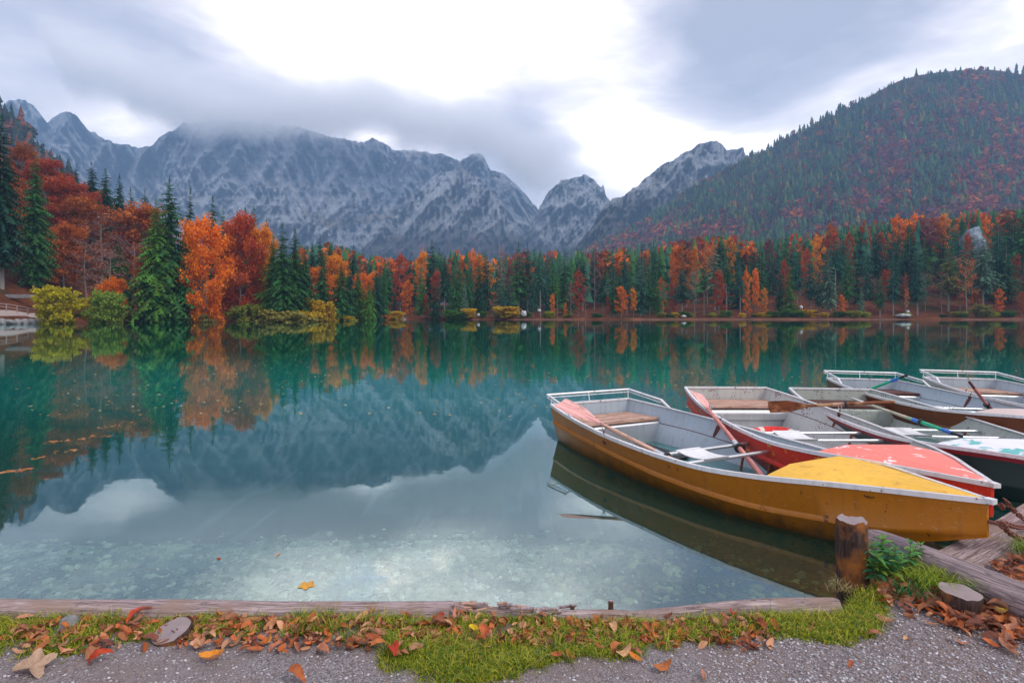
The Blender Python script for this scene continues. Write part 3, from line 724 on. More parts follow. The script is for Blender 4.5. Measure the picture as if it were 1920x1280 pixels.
FC = [(810, 447, 168, 1.0, DGR), (853, 485, 147, .9, GRN), (833, 476, 158, .9, DGR), (793, 515, 147, 1.0, LGR), (871, 520, 146, .8, PAL), (911, 466, 160, .9, DGR), (940, 505, 147, 1.1, PAL), (964, 530, 146, .7, GRN), (972, 455, 162, 1.2, GRN), (989, 456, 165, 1.0, DGR), (1013, 468, 150, 1.0, BGR), (1000, 505, 147, .8, BGR), (1060, 456, 158, 1.2, GRN), (1045, 520, 146, .6, LGR),
      (1140, 512, 147, .9, PAL), (1200, 488, 147, 1.1, BGR), (1218, 492, 148, .9, GRN), (1232, 505, 147, .7, GRN), (1279, 494, 146, 1.3, BGR), (1320, 490, 150, .9, GRN), (1352, 428, 175, 1.2, DGR), (1362, 485, 148, 1.1, GRN), (1388, 494, 148, 1.0, BGR), (1480, 498, 147, 1.0, LGR), (1520, 470, 152, 1.0, BGR), (1553, 474, 147, 1.1, PAL), (1589, 470, 155, 1.0, GRN), (1615, 535, 146, .8, PAL),
      (1645, 425, 165, 1.3, BGR), (1650, 505, 145, .95, GRN), (1674, 430, 160, 1.0, DGR), (1705, 418, 162, 1.2, DGR), (1733, 442, 160, 1.0, GRN), (1765, 432, 165, 1.1, DGR), (1778, 460, 150, 1.3, (.22, .25, .05)), (1887, 448, 155, 1.5, GRN), (1900, 385, 175, 1.3, DGR), (1812, 468, 158, 1.0, GRN)]
for q in FC: trees.append(dict(px=q[0], top=q[1], D=q[2], xy=q[3], c=q[4], k='S'))
for row, (D0, D1, sp, dt) in enumerate([(143.5, 149, 25, (38, 80)), (151, 162, 24, (14, 48)), (165, 182, 23, (2, 26)), (184, 205, 26, (-2, 12))]):
    px = 572+row*7
    while px < 2010:
        D = rt.uniform(D0, D1)+(6 if px < 760 else 0)
        if not busy(px, D, 11, 0):
            con = rt.random() < (.93 if row else .84)
            if con: c_ = rt.choice([GRN, BGR, DGR, DGR, BGR, PAL] if row < 2 else [DGR, GRN, BGR])
            else: c_ = rt.choice([RED, RUS, ORA, PUR, ORY])
            trees.append(dict(px=px, top=env(px)+rt.uniform(*dt)*(1.0 if row else 1)*(1.25 if px > 1500 and row < 2 else 1), D=D, xy=rt.uniform(.75, 1.15), c=c_, k='S' if con else ('B' if rt.random() < .6 else 'P')))
        px += sp*rt.uniform(.7, 1.35)
def ordn(n): return '%d%s' % (n, 'th' if 10 < n % 100 < 14 else {1: 'st', 2: 'nd', 3: 'rd'}.get(n % 10, 'th'))
trees.sort(key=lambda q: q['px'])
cnt = {}
for q in trees:
    kind = 'spruce' if q['k'] == 'S' else ('half bare beech' if q['k'] == 'P' else 'beech')
    row = 'at the waterline' if q['D'] < 150 else ('in the second row' if q['D'] < 164 else ('deep inside' if q['D'] < 183 else 'behind the wood'))
    cn = CN.get(q['c'], 'yellowish green')
    key = (cn, kind, row); cnt[key] = cnt.get(key, 0)+1; q['n'] = cnt[key]; q['key'] = key
for q in trees:
    cn, kind, row = q['key']
    if kind.startswith('half') and cn.startswith('bare'): kind = 'beech'
    tot = cnt[q['key']]
    if tot == 1: lab = 'the one %s %s %s on the far shore' % (cn, kind, row)
    elif q['n'] == 1: lab = 'leftmost %s %s %s on the far shore' % (cn, kind, row)
    elif q['n'] == tot: lab = 'rightmost %s %s %s on the far shore' % (cn, kind, row)
    else: lab = '%s %s %s on the far shore, %s from left' % (cn, kind, row, ordn(q['n']))
    if q['k'] == 'S':
        src = SPR_L if (q['D'] < 152 and rt.random() < .22) else SPR_S
    else: src = BEE_B if q['k'] == 'P' else BEE_S
    tree('spruce_tree' if q['k'] == 'S' else 'beech_tree', src[rt.randrange(len(src))], q['px'], q['top'], q['D'], q['c'], lab, 'tree', GF, q['xy']*(1.22 if q['k'] == 'S' else .70))
# background mass behind the last row (a far wood nobody could count)
def wood_mass():
    rng = np.random.default_rng(3); n = 900
    px = rng.uniform(560, 2150, n); D = rng.uniform(188, 300, n); x = (px-960)/FPX*D
    e = np.array([env(p) for p in px]); gz = ground(x, D)
    H = CAMH+(HOR-e-rng.uniform(2, 22, n))*D/FPX-gz; H = np.clip(H, 9, 30)
    con = rng.random(n) < .80
    pal = np.array([DGR, GRN, BGR]); pa = np.array([RED, RUS, ORA, PUR])
    cc = np.where(con[:, None], pal[rng.integers(0, 3, n)], pa[rng.integers(0, 4, n)])
    Vs, Fs, Cs, b = [], [], [], 0
    for i in range(n):
        if con[i]:
            for l in range(7):
                z0 = .12+.8*l/7; z1 = min(1, z0+.28); rad = .15*(1-z0)**.75+.01
                a = rng.random()*6.28+np.arange(8)*.785; rr = rad*(.5+.7*rng.random(8))
                ring = np.stack([rr*np.cos(a), rr*np.sin(a), z0-.04*rng.random(8)], 1)
                v = np.concatenate([ring, [[0, 0, z1]]])*H[i]+np.array([x[i], D[i], gz[i]])
                Vs.append(v); Fs.append(np.array([[q, (q+1) % 8, 8] for q in range(8)])+b); Cs.append(np.tile(cc[i]*(.8+.4*rng.random()), (9, 1))); b += 9
        else:
            k = 90; d = rng.normal(size=(k, 3)); d /= np.linalg.norm(d, axis=1)[:, None]; c0 = d*np.array([.16, .16, .30])*rng.random((k, 1))**.4+[0, 0, .68]
            e1 = rng.normal(size=(k, 3))*.035; e2 = rng.normal(size=(k, 3))*.035
            v = np.stack([c0-e1, c0+e2, c0+e1, c0-e2], 1).reshape(-1, 3)*H[i]+np.array([x[i], D[i], gz[i]])
            q4 = np.arange(k)[:, None]*4+b; Vs.append(v); Fs.append(np.concatenate([q4+[0, 1, 2], q4+[0, 2, 3]])); Cs.append(np.tile(cc[i], (4*k, 1))*np.repeat(rng.uniform(.7, 1.3, (k, 1)), 4, 0)); b += 4*k
    me = np_mesh('far_wood', np.concatenate(Vs), np.concatenate(Fs), M_hillleaf, False, {'col': np.concatenate(Cs)})
    tag(link('far_wood', me), 'dense mass of trees filling in behind the far shore rows', 'wood', kind='stuff')
wood_mass()
# low green and yellow bushes along the far waterline
k_ = 0
rb_ = random.Random(15)
extra = [(rb_.uniform(800, 1930), rb_.uniform(590, 595), *rb_.choice([(LGR, 'green'), (GRN, 'dark green'), (OLV, 'olive'), ((.35, .38, .03), 'yellow green')])) for _ in range(30)]
for px, top, c_, cn in extra+[(742, 588, YEL, 'yellow'), (845, 586, LGR, 'green'), (862, 589, LGR, 'green'), (878, 583, YEL, 'yellow'), (905, 588, LGR, 'green'), (935, 590, OLV, 'olive'), (949, 579, YEL, 'bright yellow'), (965, 586, YEL, 'yellow'), (988, 589, LGR, 'green'), (1032, 588, (.4, .4, .03), 'yellow green'), (1265, 590, YEL, 'yellow'), (1285, 588, LGR, 'green'), (1362, 587, LGR, 'green'), (1392, 591, YEL, 'yellow'), (1425, 590, YEL, 'yellow'), (1450, 588, LGR, 'green'), (1475, 584, LGR, 'green'), (1496, 587, LGR, 'green'), (1515, 585, YEL, 'golden'), (1545, 590, YEL, 'yellow'), (1575, 588, LGR, 'green'), (1600, 587, (.35, .38, .03), 'yellow green'), (1622, 589, (.35, .38, .03), 'yellow green'), (1690, 591, LGR, 'green'), (1800, 588, (.35, .38, .03), 'yellow green'), (1840, 576, OLV, 'olive'), (1862, 588, (.35, .38, .03), 'yellow green'), (1890, 587, LGR, 'green')]:
    k_ += 1
    tree('shrub', BUSH[k_ % 3], px, top-4, 142.6+(k_ % 4)*.5, c_, 'low %s bush on the far waterline' % cn, 'bush', 'low bushes along the far waterline', rt.uniform(1.4, 2.2), ('leaf_crown', 'stem'))
# ------------------------------------------------------------------ painted and bare metal, wood
def mat_paint(name, base, worn=None, under=(.55, .57, .58), amount=.5, scale=9, rough=.42, streak=True, patch=0, metal=0, dirt=.35, specks=None, grime=False):
    m, t, out = new_mat(name); c = t.coord('Object')
    n = t.noise(c, scale, 7, .65, .4); n2 = t.noise(t.map(c, (6, 6, .8)), 3.0, 5, .6); n3 = t.noise(c, 1.6, 4, .6)
    cc = t.mix(t.m('MULTIPLY', t.ramp(n3, [(.35, 0), (.7, 1)]), dirt), base, tuple(x*.55 for x in base))
    if streak: cc = t.mix(t.m('MULTIPLY', t.ramp(n2, [(.5, 0), (.72, 1)]), .35), cc, tuple(x*.4+.02 for x in base))
    if worn: cc = t.mix(t.ramp(n, [(amount, 0), (amount+.02, 1)]), cc, worn)
    if patch: cc = t.mix(t.ramp(t.noise(c, patch, 6, .7), [(.56, 0), (.575, 1)]), cc, under)
    if specks:
        v = t.voro(c, specks[1]); lim = t.m('MULTIPLY', t.ramp(t.noise(c, 3, 2), [(.42, 0), (.65, 1)]), specks[2])
        cc = t.mix(t.m('LESS_THAN', v, lim), cc, specks[0])
    if grime:
        gz_ = t.m('ADD', t.sep(c)[2], t.m('MULTIPLY', t.m('SUBTRACT', t.noise(t.map(c, (2, 2, .5)), 3, 6, .7), .5), .30))
        cc = t.mix(t.m('MULTIPLY', t.step(gz_, .13, .0), .75), cc, (.045, .030, .012))
        sc_ = t.noise(t.map(c, (30, 1.2, 30), (0, 0, .1)), 2.0, 5, .7); cc = t.mix(t.m('MULTIPLY', t.ramp(sc_, [(.60, 0), (.64, 1)]), .22), cc, (.55, .42, .28))
    pbr(t, out, cc, t.m('ADD', rough-.08, t.m('MULTIPLY', n3, .2)), metal, t.bump(n, .12, .004), spec=.45)
    return m
def mat_wood(name, a, b, c3=None, axis=0, scale=1.0, rough=.8, bumpd=.006):
    m, t, out = new_mat(name); c = t.coord('Object'); scv = [14, 14, 14]; scv[axis] = .9 if scale < 2 else .7
    n = t.noise(t.map(c, tuple(x*scale for x in scv)), 2.0, 7, .68, .6); n2 = t.noise(c, 2.5*scale, 5, .6)
    cc = t.mix(t.ramp(n, [(.35, 0), (.62, 1)]), a, b)
    crack = t.ramp(t.noise(t.map(c, tuple(x*scale*.6 for x in scv), loc=(3, 1, 2)), 2.0, 4, .6, 1.2), [(.475, 0), (.50, 1), (.515, 1), (.54, 0)])
    cc = t.mix(t.m('MULTIPLY', crack, .7), cc, tuple(x*.25 for x in a))
    if c3: cc = t.mix(t.ramp(n2, [(.48, 0), (.6, .85)]), cc, c3)
    pbr(t, out, cc, rough, normal=t.bump(n, .7, bumpd), spec=.25)
    return m
M_alu = mat_paint('bare_aluminium', (.62, .64, .68), None, rough=.33, metal=.75, dirt=.4)
M_rim = mat_paint('gunwale_aluminium', (.80, .80, .84), (.36, .24, .22), amount=.62, rough=.38, metal=.35, dirt=.25, scale=20)
M_ochre = mat_paint('ochre_hull_paint', (.42, .145, .002), (.11, .035, .008), amount=.635, scale=14, rough=.36, grime=True)
M_yellow = mat_paint('yellow_deck_paint', (.88, .50, .05), (.60, .30, .03), amount=.63, scale=7, rough=.5, streak=True, dirt=.5)
M_red = mat_paint('red_hull_paint', (.62, .030, .015), (.55, .25, .05), amount=.60, scale=10, rough=.4, grime=True)
M_salmon = mat_paint('faded_red_deck_paint', (.82, .215, .175), (.82, .78, .80), amount=.588, scale=6, rough=.55, streak=False, dirt=.15)
M_teal = mat_paint('dark_teal_hull_paint', (.010, .050, .052), (.04, .08, .08), amount=.72, scale=12, rough=.4)
M_whitedeck = mat_paint('peeling_white_deck_paint', (.76, .76, .82), (.13, .46, .46), amount=.515, scale=2.3, rough=.55, streak=False, dirt=.1)
M_brownhull = mat_paint('brown_hull_paint', (.16, .045, .015), (.35, .12, .03), amount=.66, scale=9, rough=.45)
M_pinkdeck = mat_paint('pale_deck_paint', (.62, .50, .47), None, rough=.6, streak=False, dirt=.25)
M_palehull = mat_paint('pale_grey_hull', (.52, .50, .47), None, rough=.5)
M_in_blue = mat_paint('grey_blue_lining', (.37, .45, .53), (.22, .20, .19), amount=.655, scale=16, rough=.5)
M_in_red = mat_paint('spotted_lining', (.47, .49, .49), (.30, .28, .27), amount=.72, scale=16, rough=.55, specks=((.13, .012, .02), 34, .42))
M_in_grey = mat_paint('weathered_lining', (.40, .44, .42), (.12, .13, .13), amount=.62, scale=22, rough=.6, specks=((.06, .06, .065), 38, .38))
M_plank = mat_wood('seat_plank_wood', (.30, .15, .11), (.60, .40, .32), axis=0, scale=1.3, rough=.65)
M_plankd = mat_wood('dark_seat_plank', (.05, .02, .02), (.16, .07, .055), axis=0, scale=1.3, rough=.6)
def plain(name, c_, rough=.5, metal=0, spec=.5):
    m, t, out = new_mat(name); n = t.noise(t.coord('Object'), 18, 5, .6)
    pbr(t, out, t.mix(n, tuple(x*.65 for x in c_), tuple(min(1, x*1.25) for x in c_)), rough, metal, spec=spec); return m
M_rubber = plain('black_rubber', (.018, .02, .028), .6); M_rust = plain('rusty_iron', (.20, .075, .055), .75, .3); M_rustd = plain('dark_rust', (.12, .03, .025), .85)
M_pinkoar = mat_wood('faded_pink_oar_paint', (.46, .13, .115), (.68, .31, .28), axis=1, rough=.55, bumpd=.002)
M_pinkbl = mat_wood('pale_pink_blade_paint', (.66, .29, .27), (.80, .46, .43), axis=1, rough=.55, bumpd=.002)
M_tanoar = mat_wood('bare_tan_oar_wood', (.42, .24, .17), (.66, .42, .34), axis=1, rough=.6, bumpd=.002)
M_brnoar = mat_wood('brown_oar_varnish', (.14, .04, .018), (.30, .11, .05), (.62, .38, .20), axis=1, rough=.45, bumpd=.002)
M_green = mat_wood('green_oar_paint', (.02, .36, .20), (.04, .55, .32), axis=1, rough=.45, bumpd=.001); M_bluep = plain('blue_tape', (.03, .17, .60), .45)
M_paleoar = mat_wood('pale_oar_wood', (.45, .40, .32), (.66, .55, .46), (.10, .42, .25), axis=1, bumpd=.002)
M_seatpl = plain('white_seat_plate', (.72, .72, .74), .5); M_maroon = plain('maroon_band', (.22, .018, .03), .5)
M_lifer = plain('red_ring_cover', (.70, .02, .015), .4); M_lifew = plain('white_ring_band', (.7, .62, .60), .5)

LEN = 4.36
def itp(s_, xs, ys): return float(np.interp(s_, xs, ys))
def smooth_itp(xs, ys):
    xx = np.linspace(0, 1, 401); yy = np.interp(xx, xs, ys); k = np.exp(-np.linspace(-2, 2, 41)**2); k /= k.sum()
    pad = np.concatenate([2*yy[0]-yy[20:0:-1], yy, 2*yy[-1]-yy[-2:-22:-1]]); sm = np.convolve(pad, k, 'valid')
    sm[0] = ys[0]; sm[-1] = ys[-1]
    return lambda s_: float(np.interp(s_, xx, sm))
fw = smooth_itp([0, .1, .2, .3, .4, .5, .6, .68, .75, .81, .89, .95, 1], [.60, .69, .755, .795, .81, .80, .765, .69, .57, .45, .26, .13, .012])
fg = smooth_itp([0, .2, .35, .5, .63, .75, .82, 1], [.453, .40, .37, .35, .347, .38, .41, .46])
fk = smooth_itp([0, .25, .5, .73, .89, 1], [.22, .20, .14, .115, .15, .26])
fc = smooth_itp([0, .3, .6, .8, .88, .95, 1], [-.07, -.09, -.09, -.05, .045, .15, .235])
def hw(s_, z):      # inner half width of the hull at height z
    g_, k_, c_ = fg(s_), fk(s_), fc(s_); w_ = fw(s_)
    if z >= k_: return w_*(.93+.07*(z-k_)/max(g_-k_, .01))-.02
    return w_*(.80+.13*(z-c_)/max(k_-c_, .01))-.02
NS = 56
def boat(name, pose, label, hull_m, lin_m, deck_m, plank_m, rail=False, band=None, mid_seat=True, tube_m=None, box_r=False, deckline=False, camber=.058, eye=True, bowring=False):
    x, y, a, dz, pit, rol = pose
    e = empty(name, (x, y, dz-pit*LEN/2), (pit, rol, a+math.pi))
    tag(e, label, 'boat', 'rowing boats moored side by side')
    ss = [1-(1-i/(NS-1))**1.15 for i in range(NS)]
    def shell(off, zt, prof, zoff=0, s0=0.0, s1=1.0):
        V = []; F = []; n = None
        for s_ in ss:
            s_ = s0+(s1-s0)*s_; row = prof(s_)
            pts = [(max(w_-off, .004), z_+zt) for w_, z_ in row]
            full = [(p_, s_*LEN, z_) for p_, z_ in pts]+[(-p_, s_*LEN, z_) for p_, z_ in reversed(pts)]
            n = len(full); V += full
        for i in range(NS-1):
            for k in range(n-1): F.append((i*n+k, i*n+k+1, (i+1)*n+k+1, (i+1)*n+k))
        return V, F, n
    def prof_out(s_):
        w_, g_, k_, c_ = fw(s_), fg(s_), fk(s_), fc(s_); be = .012*min(1, (1-s_)*8+.2)
        return [(w_, g_-.004), (w_*.995, g_-.05), (w_*.93+.0, k_+.035), (w_*.93+be, k_+.018), (w_*.93+be, k_-.004), (w_*.925, k_-.018), (w_*.80, c_+.02), (w_*.76, c_-.004), (0.0, c_-.03*min(1, (1-s_)*6))]
    V, F, n = shell(0, 0, prof_out)
    F.append(tuple(range(n))); F.append(tuple((NS-1)*n+k for k in range(n))[::-1])
    mb = MB().add(V, F); me = mb.mesh('hull', hull_m, True); fix_normals(me); link('hull', me, e)
    V, F, n = shell(.012, .002, lambda s_: [(fw(s_), fg(s_)-.006), (fw(s_)*.93, fk(s_)+.012), (fw(s_)*.90, fk(s_)-.006), (fw(s_)*.79, fc(s_)+.055), (0, fc(s_)+.05)], 0, .0028, .985)
    F.append(tuple(range(n))[::-1])
    mb = MB().add(V, F); me = mb.mesh('hull_lining', lin_m, True); link('hull_lining', me, e)
    # gunwale rim: L section following both sides, and the transom cap
    V = []; F = []
    for sg in (1, -1):
        b0 = len(V)
        for s_ in ss:
            w_, g_ = fw(s_), fg(s_); o1 = w_+.007; i1 = max(w_-.026, .001)
            V += [(sg*i1, s_*LEN, g_+.008), (sg*o1, s_*LEN, g_+.008), (sg*(o1+.002), s_*LEN, g_-.024), (sg*(w_-.004), s_*LEN, g_-.024), (sg*(w_-.006), s_*LEN, g_-.002), (sg*i1, s_*LEN, g_-.002)]
        for i in range(NS-1):
            for k in range(6):
                k2 = (k+1) % 6; F.append((b0+i*6+k, b0+i*6+k2, b0+(i+1)*6+k2, b0+(i+1)*6+k))
        F.append(tuple(b0+k for k in range(6))); F.append(tuple(b0+(NS-1)*6+k for k in range(6)))
    mb = MB().add(V, F); w0 = fw(0)
    mb.box((0, .004, fg(0)+.0), (w0*2+.006, .034, .022)); mb.box((0, -.007, fg(0)-.012), (w0*2, .008, .034))
    mb.box((0, LEN+.012, fg(1)-.004), (.05, .05, .03))
    me = mb.mesh('gunwale', M_rim, False); fix_normals(me); link('gunwale', me, e)
    if band:
        V = []; F = []
        for sg in (1, -1):
            b0 = len(V)
            for s_ in ss: V += [(sg*(fw(s_)+.0035), s_*LEN, fg(s_)-.022), (sg*(fw(s_)*.99+.0035), s_*LEN, fg(s_)-.062)]
            for i in range(NS-1): F.append((b0+i*2, b0+i*2+1, b0+(i+1)*2+1, b0+(i+1)*2))
        MB().add(V, F).build('paint_band', band, e)
    for sg in (1, -1):
        MB().tube([(sg*(hw(s_, fk(s_)+.004)+.004), s_*LEN, fk(s_)+.004) for s_ in np.linspace(.01, .80, 40)], .010, 5, False).build('inner_seam', M_rustd if 'red' in label else M_rubber, e)
    # floor
    V = []; F = []
    for i in range(20):
        s_ = .004+.78*i/19; z_ = -.012; V += [(hw(s_, z_), s_*LEN, z_), (-hw(s_, z_), s_*LEN, z_)]
        if i: F.append((2*i-2, 2*i-1, 2*i+1, 2*i))
    MB().add(V, F).build('floor', lin_m, e)
    if box_r is not None:  # buoyancy box under the stern seat
        zt = .245; y1 = .58; rr = .07 if box_r else .03
        pr = [(.03, zt)]+[(y1-rr+rr*math.sin(q*math.pi/12), zt-rr+rr*math.cos(q*math.pi/12)) for q in range(7)]+([(y1-.01, zt-.14), (y1-.05, zt-.17), (y1-.05, -.01)] if box_r else [(y1-.015, -.01)])
        V = []; F = []; n = len(pr)
        for sg in (1, -1): V += [(sg*(hw(y_/LEN, max(z_, 0))-.012), y_, z_) for y_, z_ in pr]
        for k in range(n-1): F.append((k, k+1, n+k+1, n+k))
        F.append(tuple(range(n))); F.append(tuple(range(n, 2*n))[::-1])
        MB().add(V, F).build('seat_box', M_alu if not name == 'grey_boat' else lin_m, e, True)
    for k, (y0, y1) in enumerate([(.035, .20), (.212, .377), (.389, .555)]):
        mb = MB(); V = []
        for z_ in (.256, .288):
            for y_ in (y0, y1):
                h_ = hw(y_/LEN, z_)-.01; V += [(h_, y_, z_), (-h_, y_, z_)]
        mb.add(V, [(0, 1, 3, 2), (4, 6, 7, 5), (0, 2, 6, 4), (1, 5, 7, 3), (2, 3, 7, 6), (0, 4, 5, 1)])
        me = mb.mesh('seat_plank', plank_m); fix_normals(me); link('seat_plank', me, e)
    if mid_seat:
        tm = tube_m or M_alu
        for yy in (.452*LEN, .53*LEN):
            h_ = hw(yy/LEN, .25)-.005
            MB().tube([(h_, yy, .25), (-h_, yy, .25)], .018, 10).build('seat_tube', tm, e, True)
            for sg in (1, -1):
                MB().tube([(sg*(h_-.16), yy, .24), (sg*(h_-.22), yy, -.01)], .014, 6).build('seat_leg', M_rust if tm is M_alu else tm, e, True)
        mb = MB(); V = []; F = []
        for i in range(7):
            u_ = i/6; yy = .452*LEN-.03+u_*(.078*LEN+.06); sag = -.022*math.sin(math.pi*u_)
            for xx in (.30, .0): V.append((xx, yy, .272+sag))
            if i: F.append((2*i-2, 2*i-1, 2*i+1, 2*i))
        n0 = len(V); V += [(a_, b_, c_-.006) for a_, b_, c_ in V]; F += [tuple(q+n0 for q in f)[::-1] for f in F]
        F += [(0, 2, n0+2, n0), (1, n0+1, n0+3, 3)]
        mb.add(V, F).build('seat_plate', M_seatpl, e, True)
    # foredeck: cambered panel with two creases
    V = []; F = []; cs = [1, .78, .56, .5, .25, 0, -.25, -.5, -.56, -.78, -1]
    hh = [-.012, .35*camber, .80*camber, .98*camber, 1.0*camber, 1.02*camber, 1.0*camber, .98*camber, .80*camber, .35*camber, -.012]
    nd = 26; s0 = .735
    for i in range(nd):
        s_ = s0+(1-s0)*.985*i/(nd-1); w_ = fw(s_)-.014; fade = (1-((s_-s0)/(1-s0))**1.3)
        for c_, h_ in zip(cs, hh): V.append((c_*max(w_, .004), s_*LEN, fg(s_)+(h_*fade if h_ > 0 else h_)+.002))
    n = len(cs)
    for i in range(nd-1):
        for k in range(n-1): F.append((i*n+k, i*n+k+1, (i+1)*n+k+1, (i+1)*n+k))
    b0 = len(V); V += [(v[0], v[1], v[2]-.022) for v in V[:n]]
    for k in range(n-1): F.append((k+1, k, b0+k, b0+k+1))
    me = MB().add(V, F).mesh('foredeck', deck_m, False); link('foredeck', me, e)
    # rowlocks: rusty strap and U prongs
    for sg in (1, -1):
        s_ = .33; w_, g_ = fw(s_), fg(s_); p = Vector((sg*(w_-.012), s_*LEN, g_))
        mb = MB().box((p.x-sg*.008, p.y, g_-.05), (.018, .045, .10)).tube([p, p+Vector((0, 0, .035))], .008, 6)
        rl = mb.build('rowlock', M_rustd, e)
        pts = [p+Vector((0, math.sin(q)*.03, .062-math.cos(q)*.028)) for q in np.linspace(-2.4, 2.4, 13)]
        MB().tube(pts, .0055, 6).build('rowlock_prong', M_alu, rl, True)
    for sg in (1, -1):
        V = []; F = []
        for i in range(6):
            z_ = fg(.33)-.05-.036*i; ww = .030*(1-i/7)+.004
            for y_ in (-ww, ww): V.append((sg*(hw(.33, z_)+.001), .33*LEN+y_-.012*i, z_))
            if i: F.append((2*i-2, 2*i-1, 2*i+1, 2*i))
        MB().add(V, F).build('rust_streak', M_rustd, e)
    if rail:
        zr = fg(0)+.12; wr = fw(0)+.03; yr = .68; gr = fg(.155); wy_ = fw(.155)
        mb = MB()
        mb.tube([(wr, -.035, zr), (-wr, -.035, zr)], .013, 8)
        for sg in (1, -1):
            mb.tube([(sg*wr, -.035, zr), (sg*(wy_-.03), yr-.14, fg(.13)+.085)], .013, 8)
            mb.tube([(sg*(wy_-.03), yr-.14, fg(.13)+.085), (sg*(wy_-.012), yr, gr+.005)], .017, 8)
            mb.tube([(sg*(w0-.01), .0, zr-.01), (sg*(w0-.01), .0, fg(0))], .007, 6)
            mb.tube([(sg*wr, -.035, zr-.035), (sg*(wy_-.035), yr-.13, fg(.13)+.05)], .006, 6)
        mb.tube([(0.02, -.03, zr), (0.02, 0, fg(0))], .006, 6); mb.tube([(wr, -.03, zr-.035), (-wr, -.03, zr-.035)], .006, 6)
        mb.build('stern_rail', M_rim, e, True)
    mb = MB().tube([(0, LEN-.02, .33), (0, LEN+.07, .33)], .011, 8)
    mb.tube([(0, LEN+.075+.018*math.cos(q), .33+.018*math.sin(q)) for q in np.linspace(0, 6.28, 11)], .008, 6, False)
    mb.build('bow_eye', M_rust, e, True)
    return e
BY_ = boat('rowing_boat', (1.027, 7.395, .441, .005, .002, 0), 'ochre hulled rowing boat with yellow foredeck and tubular stern rail, nearest the grass', M_ochre, M_in_blue, M_yellow, M_plank, rail=True)
BR_ = boat('rowing_boat', (3.088, 8.252, .044, .024, -.022, -.01), 'red rowing boat with peeling salmon foredeck and red spotted transom', M_red, M_in_red, M_salmon, M_plank, box_r=True)
BG_ = boat('grey_boat', (4.806, 8.612, -.068, -.016, -.01, -.007), 'dark teal rowing boat with weathered grey inside and peeling white and turquoise foredeck', M_teal, M_in_grey, M_whitedeck, M_plankd, band=M_maroon)
BG_.name = 'rowing_boat'
BB_ = boat('rowing_boat', (6.14, 10.024, -.024, .009, .009, -.027), 'brown hulled rowing boat with stern rail, fourth boat from the left', M_brownhull, M_in_blue, M_pinkdeck, M_plankd, rail=True)
BF_ = boat('rowing_boat', (7.915, 10.084, -.115, .002, .002, -.023), 'pale grey hulled rowing boat with stern rail, farthest right', M_palehull, M_in_blue, M_pinkdeck, M_plank, rail=True)
def bw(b, s_, xl, z):   # boat-local point to world
    bpy.context.view_layer.update(); return b.matrix_world @ Vector((xl, s_*LEN, z))
# rubber mat in the yellow boat (lies on the floor: a thing of its own)
p0 = bw(BY_, .24, .0, .006); mb = MB(); V = []; F = []
for i in range(26):
    yy = -.38+.76*i/25; zz = .006+.006*(i % 2)
    V += [(-.36, yy, zz), (.36, yy, zz)]
    if i: F.append((2*i-2, 2*i-1, 2*i+1, 2*i))
n0 = len(V); V += [(a_, b_, 0) for a_, b_, c_ in V]; F += [tuple(q+n0 for q in f)[::-1] for f in F]; F += [(2*i, 2*i+2, n0+2*i+2, n0+2*i) for i in range(25)]+[(2*i+1, n0+2*i+1, n0+2*i+3, 2*i+3) for i in range(25)]
o = mb.add(V, F).build('rubber_mat', M_rubber); o.location = p0; o.rotation_euler = (.002, 0, .441+math.pi)
tag(o, 'black ribbed rubber mat on the floor of the yellow decked boat', 'mat')
def oar(tip, hand, mats, label, blade_len=.52, blade_w=.075, ring_at=.30, roll=0.0, rr=.019, band=None, group='oars'):
    """hand = handle end, tip = blade end (world)"""
    tip, hand = Vector(tip), Vector(hand); L = (tip-hand).length
    e = empty('oar', hand); q = (tip-hand).to_track_quat('Y', 'Z'); e.rotation_mode = 'QUATERNION'
    e.rotation_quaternion = q @ Matrix.Rotation(roll, 4, 'Y').to_quaternion()
    tag(e, label, 'oar', group); ms, mbl, mg = mats
    MB().tube([(0, y_, 0) for y_ in (.13, ring_at*L-.01, ring_at*L, L-blade_len, L-blade_len*.8)], [rr, rr, rr*1.02, rr*.85, rr*.75], 12).build('shaft', ms, e, True)
    MB().tube([(0, 0, 0), (0, .012, 0), (0, .14, 0)], [rr*.7, rr*.85, rr*.9], 12).build('grip', mg, e, True)
    V = []; F = []; N = 14; y0 = L-blade_len
    for i in range(N):
        u_ = i/(N-1); w_ = rr*.8+(blade_w-rr*.8)*sstep(0, .62, u_); w_ *= (1 if u_ < .93 else .93); th = .014*(1-u_)+.004
        cam_ = .012*math.sin(u_*1.6)
        for xx, zz in ((-1, 0), (-.5, th), (0, th*1.3), (.5, th), (1, 0), (.5, -th), (0, -th*1.1), (-.5, -th)):
            V.append((xx*float(w_), y0+blade_len*u_, zz+cam_*abs(xx)))
    for i in range(N-1):
        for k in range(8): F.append((i*8+k, i*8+(k+1) % 8, (i+1)*8+(k+1) % 8, (i+1)*8+k))
    F.append(tuple((N-1)*8+k for k in range(8))); F.append(tuple(range(8))[::-1])
    me = MB().add(V, F).mesh('blade', mbl, True); fix_normals(me); link('blade', me, e)
    yr = ring_at*L
    MB().tube([(0, yr+d_, 0) for d_ in (-.014, -.012, .012, .014)], [rr, rr*2.0, rr*2.0, rr], 16).build('collar', M_rubber, e, True)
    MB().tube([(0, yr+.014, 0), (0, yr+.13, 0)], rr*1.12, 12).build('sleeve', band or M_alu, e, True)
    return e
tipw = Vector((.53, 6.27, .61)); rlw = bw(BY_, .34, .775, .452)
oar(tipw, tipw+(rlw-tipw).normalized()*1.72, (M_tanoar, M_pinkbl, M_tanoar), 'pale pink oar over the near gunwale of the yellow decked boat', .66, .09, .16, -.45, .023)
